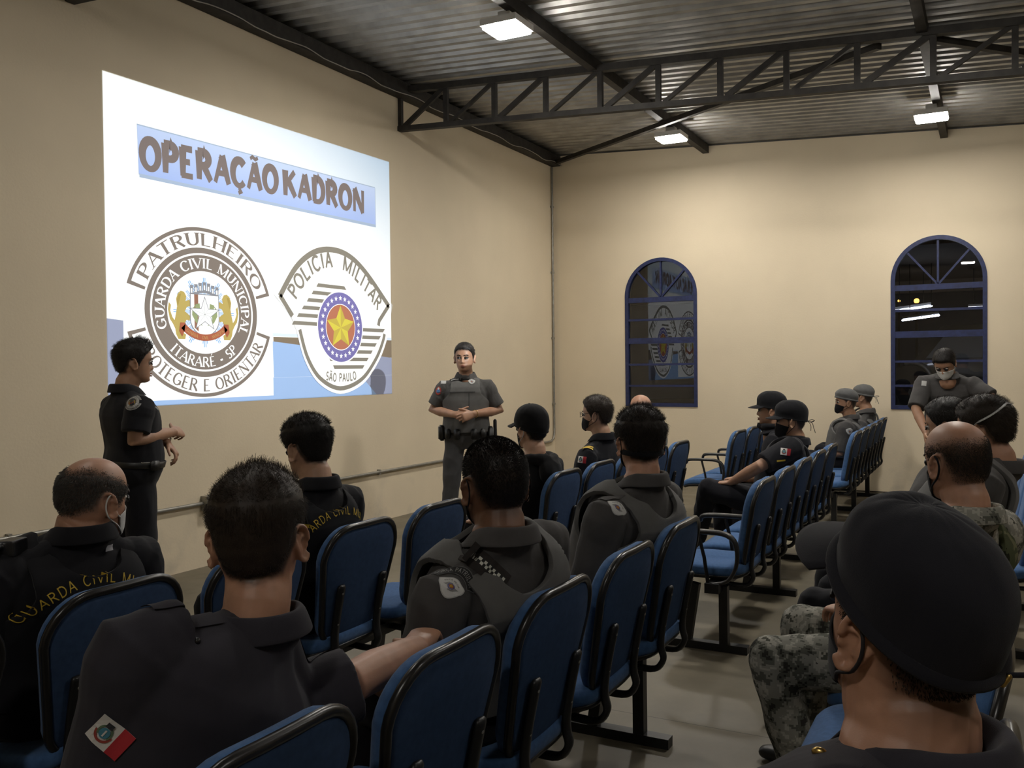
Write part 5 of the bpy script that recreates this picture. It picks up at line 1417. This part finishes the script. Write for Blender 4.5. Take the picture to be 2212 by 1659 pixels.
def put_patch(P, key, c, up, items, name, lift=.0022):
    fr = seen(P[key], c[0], c[1], up[0], up[1])
    if fr is None: return None
    return onto(P[key], fr[0], fr[1], fr[2], items, name, P['shirt' if key == 'bvh' else 'vest'], lift)
def tube_part(P, name, pts, r, m, n=8, parent=None, sm=3, **k):
    V, F = tube(smoothpath(pts, sm) if sm else pts, r, n, **k); return mk(name, V, F, m, parent or P['root'])
def belt(P, t=.045, h=.042, off=.020, m=None):
    sp, Mb = P['sp'], P['Mb']; V = []; F = []; n = 64; rows = [(-.5, .000), (-.45, .004), (.45, .004), (.5, .000)]
    for q, o in rows:
        for k in range(n): V.append(Mb @ sp.pt(t+q*h, 2*math.pi*k/n, off+o))
    for i in range(3):
        for k in range(n): F.append((i*n+k, i*n+(k+1) % n, (i+1)*n+(k+1) % n, (i+1)*n+k))
    return mk('belt', V, F, m or mat('black_leather', (.010, .010, .010), .45), P['root'])
def pouch(P, ang, t, size, name, m, off=.035):
    sp, Mb = P['sp'], P['Mb']; a = math.radians(ang); p = sp.pt(t, a, off); _, X, Y, T = sp.at(t)
    out = (X*math.cos(a) + Y*math.sin(a)).normalized(); side = T.cross(out).normalized()
    R = Matrix((side, out, T)).transposed(); bm = bmesh.new(); bmesh.ops.create_cube(bm, size=1)
    for v in bm.verts: v.co = Vector((v.co.x*size[0], v.co.y*size[1], v.co.z*size[2]))
    bmesh.ops.bevel(bm, geom=bm.edges[:], offset=min(size)*.25, segments=2, affect='EDGES')
    V = [Mb @ (p + R @ v.co) for v in bm.verts]; bm.verts.index_update(); F = [tuple(v.index for v in f.verts) for f in bm.faces]; bm.free()
    return mk(name, V, F, m, P['root'])
def epaulette(P, s, m, w=.050, l0=.25, l1=.93, name='epaulette'):
    """cloth strip on top of the shoulder"""
    Mb = P['Mb']; sp = P['sp']; NBp, X, Y, T = sp.at(.565); S = P['SH'][s]; a = Mb @ (NBp + X*s*.05); b = Mb @ S; ax = (b-a); L = ax.length; ax.normalize(); lat = ax.cross(Vector((0, 0, 1))).normalized(); up = lat.cross(ax)
    c = a.lerp(b, (l0+l1)/2)
    return onto(P['bvh'], c + up*.06, ax, lat if lat.cross(ax).dot(up) < 0 else -lat, [(m, *rect2(-L*(l1-l0)/2, -w/2, L*(l1-l0)/2, w/2, 12, 5))], name, P['shirt'], .0045) if (ax.cross(lat if lat.cross(ax).dot(up) < 0 else -lat)).dot(up) > 0 else None
def back_text(P, zc, R, txt, h, span, rot=0, depth=.10, key='vbvh'):
    Mb = P['Mb']; Y = Mb.to_3x3() @ Vector((0, 1, 0)); X = Mb.to_3x3() @ Vector((1, 0, 0)); o = Mb @ Vector((0, -depth, 0)); o.z = zc-R
    return onto(P[key], o, X, Vector((0, 0, 1)), [(YEL, *text_arc(txt, 'sans', h, 0, 0, R, 90+rot, span, gap=.22))], 'back_lettering', P['vest'], .0042)

# --- presenter standing at the left, in profile
h = HC(290, 736, 5.2)
P = person('man in black uniform standing left of the slide, arms folded at his waist', (h.x-.02, h.y-.03), -20, h, -27, hp=2, pose='stand', skin='tan', hair=dict(DARKH, top=.017, quiff=.5), top=BLK, bulk=1.10, belly=.02, eyes=True, voxel=.0055, nstr=5000, seed=2,
    arms=dict(R=((.225, -.05, 1.125), (.045, .235, 1.145), (-.62, .78, -.05), (-.55, -.5, -.6), 1.0), L=((-.225, .02, 1.10), (.03, .20, 1.085), (.55, .45, -.75), (-.5, -.8, -.2), .7)), sleeve=.78, trousers='black')
bl = belt(P); 
pouch(P, 15, .045, (.055, .02, .055), 'phone_pouch', mat('black_leather', (.010, .010, .010), .45))
tube_part(P, 'belt_clip', [P['Mb'] @ P['sp'].pt(.066, math.radians(a), .032) for a in (-5, 5, 15, 25)], .0035, mat('steel_bright', (.6, .6, .58), .25, metal=1), parent=bl)
put_patch(P, 'bvh', (286, 869), (286, 850), guard_patch_items(.036), 'sleeve_badge')
put_patch(P, 'bvh', (268, 837), (268, 826), stripe_items(.062, .030), 'rank_slide', .007)
put_patch(P, 'bvh', (338, 882), (338, 874), [(mat('name_thread', (.4, .4, .38), .8), *rect2(-.02, -.004, .02, .004, 3, 1))], 'name_tape')
w = P['ARM'][-1][1]; tube_part(P, 'wristwatch', [P['Mb'] @ (w + Vector((-.02, .0, .02)) + Vector((.006*0, 0, 0)) + Vector((0, math.cos(a)*.034, math.sin(a)*.034))) for a in [k*math.pi/6 for k in range(12)]], .006, mat('steel_bright', None), sm=0, closed=True)

# --- speaker facing the room
h = HC(1003, 741, 7.7)
P = person('man in grey vest standing and facing the room, hands clasped', (h.x-.02, h.y+.05), -152, h, -160, hp=2, pose='stand', skin='tan', hair=dict(DARKH, top=.010, side=.004), top=GREY, vest=dict(mat=VGREY, back=.05, front=.05, inner=.070, off=.032, strap=.145), bulk=.97, eyes=True, mouth=True, voxel=.005, nstr=4000, seed=5,
    arms=dict(R=((.285, -.015, 1.145), (.085, .205, 1.115), (-.93, .30, -.08), (.1, -1, -.25), .55), L=((-.285, -.015, 1.135), (-.075, .225, 1.12), (.86, .35, -.25), (0, -1, -.2), .6)), sleeve=.80, trousers='grey', feet=((-.17, .02, .085), (.17, .02, .085)), knees=((-.135, .03, .49), (.135, .03, .49)))
LEA = mat('black_leather', None); belt(P, .035, .055, .024, LEA)
for a, sz, nm in ((20, (.07, .05, .13), 'belt_pouch'), (50, (.05, .035, .085), 'belt_pouch'), (75, (.05, .03, .09), 'belt_pouch'), (105, (.05, .03, .09), 'belt_pouch'), (130, (.05, .035, .085), 'belt_pouch')): pouch(P, a, .02, sz, nm, LEA, .045)
pouch(P, 165, -.03, (.06, .055, .20), 'holster', LEA, .05)
q = P['Mb'] @ P['sp'].pt(.02, math.radians(178), .075); tube_part(P, 'baton', [q + Vector((0, 0, .09)), q + Vector((0, 0, .03)), q + Vector((.01, .0, -.22))], .016, BLACKP if 'BLACKP' in globals() else LEA, sm=0)
def vest_front(P):
    put_patch(P, 'vbvh', (1019, 825), (1019, 812), state_patch_items(.030), 'chest_badge', .004)
    put_patch(P, 'vbvh', (983, 820.5), (983, 812), [(mat('black_thread', (.012, .012, .012), .8), *rect2(-.045, -.011, .045, .011, 6, 2)), (mat('name_thread', (.4, .4, .38), .8), *rect2(-.036, -.003, .034, .003, 12, 1))], 'name_plate', .004)
    put_patch(P, 'vbvh', (985, 847), (985, 830), [(mat('vest_seam', (.035, .035, .035), .9), *rect2(-.16, -.003, .16, .003, 24, 1))], 'vest_seam', .002)
    put_patch(P, 'vbvh', (1013, 865), (1013, 850), [(mat('vest_seam', None), *rect2(-.003, -.06, .003, .06, 1, 10))], 'pocket_seam', .002)
vest_front(P)
put_patch(P, 'bvh', (958, 825), (959, 815), [(mat('patch_border', (.42, .42, .41), .8), *rect2(-.022, -.024, .022, .024, 4, 4))], 'sleeve_flag')
put_patch(P, 'bvh', (947, 844), (948, 833), [(mat('patch_red', (.35, .06, .04), .8), *disk2(0, 0, .036, 20, .75, 1)), (mat('patch_blue', (.10, .20, .40), .8), *disk2(0, -.004, .019, 14)), (mat('patch_white', (.60, .60, .58), .8), *disk2(.0, .018, .010, 10))], 'sleeve_badge')
e, w = P['ARM'][-1][:2]; d = (w-e).normalized(); x = d.orthogonal().normalized(); y = d.cross(x); c = w - d*.015
tube_part(P, 'bracelet', [P['Mb'] @ (c + x*math.cos(k*math.pi/6)*.034 + y*math.sin(k*math.pi/6)*.030) for k in range(12)], .0028, mat('gold_metal', (.7, .5, .2), .25, metal=1), sm=0, closed=True)

# --- balding man, lower left
BALDLINE = [(0, .070), (20, .100), (60, .100), (75, .072), (95, .080), (120, .095), (180, .103)]
h = HC(203, 990, 2.72)
P = person('balding man with a white mask and black lettered vest, lower left', (2.85, -9.60), 84, h, 6, hp=4, skin='ruddy', hair=dict(col=(.085, .078, .070), top=.006, side=.005, len=1.3, bald=[(0, .02), (40, .03), (75, .058), (100, .074), (140, .088), (180, .080)], fade=.022, min=.004, buzz=True, dens=.72, line=[(0, .07), (80, -.02), (94, .012), (112, .012), (125, -.025), (180, -.045)]), top=BLK, nb_dz=.065, vest=dict(mat=BVEST, back=.030, inner=.090, strap=.160), bulk=1.20, belly=.03, voxel=.0045, nstr=9000, seed=3, hs=1.04, mask=dict(mat=WMASK, lr=.0022))
put_patch(P, 'bvh', (229, 1183), (229, 1170), [(mat('label_white', (.40, .40, .42), .7), *rect2(-.017, -.009, .017, .009, 3, 2))], 'collar_label', .012)
back_text(P, .894, .25, 'GUARDA CIVIL MUNICIPAL', .030, 116, -10)
c = P['Mb'] @ (P['SH'][-1]) + Vector((.02, .03, .075)); V, F = union([box(c, (.05, .075, .045), Matrix.Rotation(.5, 3, 'Z')), tube([c, c + Vector((.01, -.05, .01)), c + Vector((.02, -.07, -.02))], .010, 10)], .004, 4); mk('shoulder_radio', V, F, mat('radio_black', (.012, .012, .014), .4), P['root'])

# --- man with the flag on his sleeve, foreground left
h = HC(556, 1026, 1.80)
P = person('brown-haired man with a red and white flag on his dark sleeve, foreground left', (4.00, -10.19), 76, h, 34, hp=2, hroll=-2, skin='ruddy', hair=dict(BROWNH, col=(.028, .019, .013), top=.017, side=.0022, quiff=.35, len=1.15, fade=.03, rad=.00040), top=NAVY, bulk=1.16, voxel=.004, nstr=16000, seed=4, sleeve=1.03, hs=1.03,
    arms=dict(R=(DEP(758, 1475, 1.92), DEP(900, 1398, 2.16), (-.35, 1, .1), (0, 0, -1), .5, 'world')))
put_patch(P, 'bvh', (238, 1591), (263, 1564), flag_items(.066, .050), 'flag_patch')
epaulette(P, -1, fabric(*NAVY), .055, .22, .95); epaulette(P, 1, fabric(*NAVY), .055, .22, .95)
fr = seen(P['bvh'], 426, 1385, 426, 1370)
if fr: mk('epaulette_button', *ellipsoid(fr[0], (.0065, .0065, .0065), nu=14, nv=8), mat('black_button', (.01, .01, .01), .15), P['shirt'])

# --- dark haired man with guard vest
h = HC(662, 903, 3.66)
P = person('man with thick black hair, head bowed, in a black lettered vest', (2.87, -8.50), 86, h, 74, hp=12, skin='light', hair=dict(DARKH, top=.022, side=.006, len=1.2), top=BLK, nb_dz=.01, vest=dict(mat=BVEST, back=.035, inner=.085), bulk=1.05, voxel=.0045, nstr=9000, seed=6)
back_text(P, .928, .235, 'GUARDA CIVIL MUNICIPAL', .030, 116, -8)

# --- shaved head officer with the checkered strap
h = HC(1066, 949, 2.54)
P = person('man with shaved head, grey vest and black-and-white checkered shoulder strap', (4.03, -9.07), 82, h, 52, hp=3, skin='brown', hair=dict(col=(.006, .005, .0045), top=.0035, side=.003, len=1.2, fade=.025, min=.003, buzz=True), top=DGREY, nb_dz=.03, vest=dict(mat=VGREY, back=.055, inner=.092, strap=.168, off=.042), bulk=1.14, voxel=.0045, nstr=14000, seed=7, mask=dict(mat=BMASK), sleeve=.95, hs=1.08)
put_patch(P, 'bvh', (973, 1269), (984, 1247), state_patch_items(.038), 'sleeve_badge')
D_ = mat('black_thread', None); T_ = mat('tab_thread', (.16, .16, .16), .8)
fr = seen(P['bvh'], 973, 1269, 984, 1247)
if fr: onto(P['bvh'], fr[0], fr[1], fr[2], [(T_, *ring2(0, 0, .0465, .0735, 28, 152, 30)), (D_, *ring2(0, 0, .0480, .0720, 30, 150, 30)), (mat('tab_letters', (.34, .34, .33), .8), *text_arc('FORÇA PATRULHA', 'sans', .0125, 0, 0, .054, 90, 108, gap=.2))], 'sleeve_tab', P['shirt'])
CH = [(fabric('strap_cloth', (.034, .030, .028)), *rect2(-.075, -.030, .070, .026, 14, 6))]
CK = ([], [])
for i in range(14):
    for j in range(2):
        if (i+j) % 2 == 0:
            n = len(CK[0]); v, f = rect2(-.058+.0083*i, -.0083+.0083*j, -.0497+.0083*i, .0083*j); CK[0].extend(v); CK[1].extend(tuple(q+n for q in k) for k in f)
fr = seen(P['bvh'], 1052, 1224, 1096, 1168)
if fr: onto(P['bvh'], fr[0], fr[1], fr[2], CH + [(D_, *rect2(-.060, -.0095, .060, .0095, 14, 2)), (mat('check_white', (.62, .62, .55), .8), *CK)], 'checkered_strap', P['shirt'], .006)
put_patch(P, 'bvh', (978, 1195), (978, 1180), [(mat('check_white', None), *rect2(-.012, -.004, .012, .004, 2, 1))], 'shoulder_pin', .004)

# --- hooded man with the black cap
h = HC(1146, 880, 5.42, .125)
P = person('man in a black cap and black hooded sweatshirt seated left of the man with glasses', (2.87, -6.5), 82, h, 64, hp=2, skin='light', hair=dict(DARKH, top=.006, side=.006), top=('black_hoodie', (.010, .010, .011)), bulk=1.08, voxel=.0055, nstr=2500, seed=8, longsleeve=True, collar=False, cap=dict(mat=('black_ball_cap', (.007, .007, .008)), kind='ball', zf=.036, zb=-.030, brim=.075, h=.014), mask=dict(mat=BMASK, loopmat=mat('white_loop', (.5, .5, .5), .6)))
Mb, sp = P['Mb'], P['sp']; nb = sp.at(.55)[0]; V, F = union([tube(smoothpath([Mb @ (nb + Vector((x, y, z))) for x, y, z in ((-.085, .06, .0), (-.09, -.02, .02), (-.06, -.085, .015), (0, -.105, .0), (.06, -.085, .015), (.09, -.02, .02), (.085, .06, .0))], 4), .034, 14), ellipsoid(Mb @ (nb + Vector((0, -.105, -.055))), (.055, .11, .085), Matrix.Rotation(math.radians(0), 3, 'Z'))], .007, 4); V = wrinkle(V, F, .005, 14, 3); mk('hood', V, F, fabric('black_hoodie', None) if False else MATS['black_hoodie'], P['shirt'])

# --- man with glasses
h = HC(1287, 855, 6.38, .128)
P = person('man with glasses and a black mask in dark uniform with yellow shoulder tabs', (2.87, -5.39), 84, h, 92, hp=0, skin='light', hair=dict(BROWNH, top=.018, side=.010), top=BLK, bulk=1.0, voxel=.0055, nstr=4000, seed=9, mask=dict(mat=BMASK), longsleeve=False, sleeve=.95)
HL = P['HL']; gm = mat('spectacle_frame', (.02, .012, .010), .3)
for s in (-1, 1):
    tube_part(P, 'spectacles', [HL((s*(.033+.024*math.cos(a)), .108-.012*abs(math.cos(a)), -.004+.018*math.sin(a))) for a in [k*math.pi/8 for k in range(16)]], .0018, gm, sm=0, closed=True)
    tube_part(P, 'spectacle_arm', [HL((s*.058, .098, .002)), HL((s*.078, .06, .004)), HL((s*.083, -.005, .008))], .0018, gm)
put_patch(P, 'bvh', (1270, 967), (1272, 955), stripe_items(.080, .052, 2), 'rank_slide', .006)
put_patch(P, 'bvh', (1257, 993), (1258, 984), flag_items(.062, .045), 'flag_patch')

# --- bald man in front of the left window
h = HC(1383, 852, 7.43)
P = person('bald man half hidden in front of the left window', (2.85, -4.28), 84, h, 50, skin='ruddy', hair=dict(BUZZ, col=(.035, .026, .02), bald=[(0, .02), (60, .03), (100, .055), (180, .065)]), top=GREY, vest=dict(mat=VGREY, back=.10, inner=.09), bulk=1.05, voxel=.007, nstr=1500, seed=10)

# --- broad officer with grey vest
h = HC(1382, 882, 3.60, .130)
P = person('broad man with dark brown hair and grey vest, round police badge on his sleeve', (4.02, -7.93), 80, h, 36, hp=2, skin='ruddy', hair=dict(BROWNH, col=(.016, .011, .008), top=.020, side=.007), top=DGREY, nb_dz=.015, vest=dict(mat=VGREY, back=.055, inner=.088, strap=.166, off=.042), bulk=1.16, voxel=.0045, nstr=10000, seed=11, sleeve=.95, mask=dict(mat=BMASK), hs=1.04)
put_patch(P, 'bvh', (1333, 1098), (1340, 1078), state_patch_items(.042), 'sleeve_badge')
epaulette(P, -1, fabric(*DGREY), .055, .35, .98)
tube_part(P, 'mask_band', [P['HL'](HP(a, -.035 + .01*math.cos(math.radians(a)), .010)) for a in range(95, 268, 8)], (.0035, .011), MATS['black_mask_cloth'], up=Vector((0, 0, 1)))

# --- two officers with black caps
h = HC(1664, 852, 7.10, .118)
P = person('man in a black cap with bare nose, behind the scarfed man', (3.98, -4.15), 90, h, 97, hp=0, skin='tan', hair=dict(BUZZ), top=BLK, vest=dict(mat=BVEST), bulk=1.05, voxel=.0055, nstr=1500, seed=12, eyes=True, cap=dict(mat=BCAP, kind='patrol', zf=.030, zb=-.004, h=.014, brim=.070), mask=dict(mat=BMASK, lo=-.165, hi=-.075, drop=-.028, loops=False), neck_lean=.02)
tube_part(P, 'neck_scarf', [P['HL']((.075*math.sin(math.radians(a)), -.012+.070*math.cos(math.radians(a)), -.128)) for a in range(0, 360, 20)], .022, MATS['black_mask_cloth'], sm=0, closed=True, n=12)
h = HC(1706, 872, 6.53, .118)
P = person('man in a black cap with a black scarf mask and flag on his sleeve', (4.01, -4.75), 92, h, 99, hp=1, skin='tan', hair=dict(BUZZ), top=BLK, vest=dict(mat=BVEST), bulk=1.10, voxel=.0055, nstr=2000, seed=13, eyes=True, cap=dict(mat=BCAP, kind='patrol', zf=.030, zb=-.012, h=.014, brim=.068, tails=True), mask=dict(mat=BMASK, lo=-.165, hi=-.020, a=84), sleeve=.85,
    knees=((-.10, .50, .60), (.12, .46, .56)), feet=((.10, .62, .22), (.16, .44, .09)), arms=dict(L=((-.27, .10, .80), (-.12, .33, .66), (.2, 1, -.1), (0, -.1, -1), .4)))
tube_part(P, 'neck_scarf', [P['HL']((.072*math.sin(math.radians(a)), -.014+.066*math.cos(math.radians(a)), -.135)) for a in range(0, 360, 20)], .028, MATS['black_mask_cloth'], sm=0, closed=True, n=12)
put_patch(P, 'bvh', (1697, 976), (1698, 966), flag_items(.068, .048), 'flag_patch')
put_patch(P, 'bvh', (1687, 995), (1687, 987), [(YEL, *rect2(-.032, -.006, .032, .006, 4, 1))], 'rank_stripe')
put_patch(P, 'vbvh', (1668, 966), (1670, 952), [(mat('patch_white', None), *rect2(-.012, -.022, .012, .022, 2, 4)), (YEL, *rect2(-.012, -.05, .012, -.036, 2, 2))], 'name_plate', .004)
BLC = mat('buckle_black', (.012, .012, .013), .25); belt(P, .03, .05, .022, LEA); pouch(P, 60, .03, (.06, .02, .06), 'belt_buckle', BLC, .03); pouch(P, 20, -.01, (.06, .05, .11), 'holster', LEA, .04)

# --- two officers with grey berets
GB = ('grey_beret_felt', (.105, .105, .105))
h = HC(1826, 842, 9.3, .122)
P = person('man in a grey beret and black mask, seated, badge on his grey sleeve', (4.0, -1.52), 92, h, 108, skin='tan', hair=dict(BUZZ), top=DGREY, vest=dict(mat=VGREY), bulk=1.08, voxel=.0065, nstr=1200, seed=14, eyes=True, cap=dict(mat=GB, kind='beret', zf=.045, zb=.0), mask=dict(mat=BMASK), sleeve=.95)
put_patch(P, 'bvh', (1835, 932), (1836, 922), state_patch_items(.040), 'sleeve_badge')
h = HC(1863, 833, 10.15, .122)
P = person('man in a grey beret half hidden behind the other, nearest the back wall', (4.02, -.45), 92, h, 78, skin='tan', hair=dict(BUZZ), top=DGREY, vest=dict(mat=VGREY), bulk=1.06, voxel=.0065, nstr=1200, seed=15, cap=dict(mat=GB, kind='beret', zf=.045, zb=.0, tails=True), sleeve=.95)

# --- officer bending by the right window
h = HC(2040, 760, 7.9, .10)
P = person('man with white mask bending forward before the right window', (h.x+.01, h.y+.27), 178, h, 168, hp=38, pose='stand', skin='tan', hair=dict(DARKH, top=.014, side=.008), top=DGREY, bulk=1.05, voxel=.0065, nstr=2500, seed=16, mask=dict(mat=WMASK, lo=-.15), hip=(0, -.10, .93), c1=(0, .0, 1.24), trousers='grey', sleeve=.95,
    arms=dict(R=((.23, .26, 1.10), (.14, .40, .90), (-.1, .4, -1), (-1, 0, 0), .4), L=((-.36, .18, 1.20), (-.30, .40, 1.13), (.75, .5, -.25), (0, -.3, -1), .6)))
put_patch(P, 'bvh', (1996, 828), (1997, 818), [(mat('patch_border', (.42, .42, .41), .8), *rect2(-.02, -.025, .02, .025, 3, 3))], 'sleeve_flag')
c = P['Mb'] @ Vector((-.19, .47, 1.10)); V, F = union([ellipsoid(c, (.085, .06, .05)), ellipsoid(c + Vector((.05, 0, .02)), (.05, .05, .05))], .007, 4); tag(mk('black_bag', wrinkle(V, F, .006, 20, 2), F, mat('bag_black', (.012, .013, .014), .7), base=c), 'small black bag in the hand of the man bending by the right window', 'bag')

# --- three on the right
h = HC(2046, 860, 4.35, .128)
P = person('dark-haired man whose hair shows just left of the white mask strap', (5.09, -6.89), 88, h, 70, hp=8, skin='tan', hair=dict(DARKH, top=.018, side=.009), top=DGREY, bulk=1.0, voxel=.0065, nstr=2500, seed=17)
h = HC(2124, 856, 3.62, .128)
P = person('man with a white mask strap across his brown hair, right edge', (5.12, -7.46), 82, h, 62, hp=10, skin='ruddy', hair=dict(BROWNH, top=.018, side=.010), top=DGREY, vest=dict(mat=VGREY, back=.11, inner=.09), bulk=1.1, voxel=.0055, nstr=6000, seed=18, mask=dict(mat=WMASK, loops=False))
tube_part(P, 'mask_strap', [P['HL'](HP(a, lerpkeys([(0, -.035), (62, -.035), (95, .022), (180, .075)], abs(a)), .006 + .016*sst(80, 120, abs(a)))) for a in [62+8*k for k in range(30)] for a in [a if a <= 180 else a-360]], (.0012, .0045), mat('white_strap', (.6, .6, .6), .6), sm=0, up=Vector((0, 0, 1)))
h = HC(2064, 912, 2.86)
P = person('man with bald crown wearing camouflage', (5.11, -8.04), 86, h, 38, hp=6, skin='ruddy', hair=dict(col=(.028, .022, .016), top=.003, side=.003, len=1.2, bald=[(0, .02), (60, .03), (95, .045), (140, .056), (180, .050)], fade=.042, min=.003, buzz=True, dens=.8), top=camo_mat(), vest=dict(mat=woodland_mat(), back=.06, inner=.085, strap=.160, off=.028), bulk=1.24, voxel=.0045, nstr=9000, seed=19, hs=1.05, mask=dict(mat=BMASK, lr=.0032), trousers=camo_mat(), sleeve=1.0, shaz=-30, longsleeve=True, arms=dict(L=((-.33, .06, .76), (-.06, .20, .655), (.7, .7, -.1), (0, -.1, -1), .5)),
    knees=((-.235, .41, .50), (.115, .40, .525)), feet=((-.20, .33, .09), (.10, .36, .09)))
# --- foreground man with the black cap
h = HC(1958, 1084, 1.06, .136)
P = person('man in a black cap closest to the viewer, lower right', (5.10, -10.32), 84, h, 42, hp=-9, hroll=3, skin='ruddy', hair=dict(BUZZ, col=(.014, .011, .009), top=.004, side=.0035, fade=.035, len=.8, min=.0022), top=NAVY, bulk=1.18, nb_dz=.02, neck=1.13, voxel=.0032, nstr=16000, seed=20, cap=dict(mat=('navy_cap_cloth', (.016, .016, .021)), kind='patrol', zf=.074, zb=-.030, h=.009, brim=.086, lean=.9, fit=.0075), mask=dict(mat=BMASK, a=80, lr=.0024, loopmat=mat('dark_loop', (.012, .010, .012), .7)), sleeve=.9)
D = lambda a, z, o, dx=0, dy=0, dz=0: P['HL'](HP(a, z, o) + Vector((dx, dy, dz)))
tube_part(P, 'cap_cord', [D(150, -.020, .018), D(146, -.018, .030), D(140, -.012, .055), D(135, -.012, .085), D(130, -.02, .115), D(128, -.035, .14)], .0032, MATS['navy_cap_cloth'], parent=P['cap'])
tube_part(P, 'cord_tip', [D(153, -.032, .019), D(151, -.021, .019)], .0032, mat('brass', (.55, .38, .13), .3, metal=1), parent=P['cap'], sm=0)
epaulette(P, -1, fabric(*NAVY), .055, .25, .95); epaulette(P, 1, fabric(*NAVY), .055, .25, .95)
fr = seen(P['bvh'], 1770, 1625, 1770, 1600)
if fr: mk('shoulder_pin', *ellipsoid(fr[0], (.009, .005, .006), nu=12, nv=8), mat('brass', None), P['shirt'])
clean()
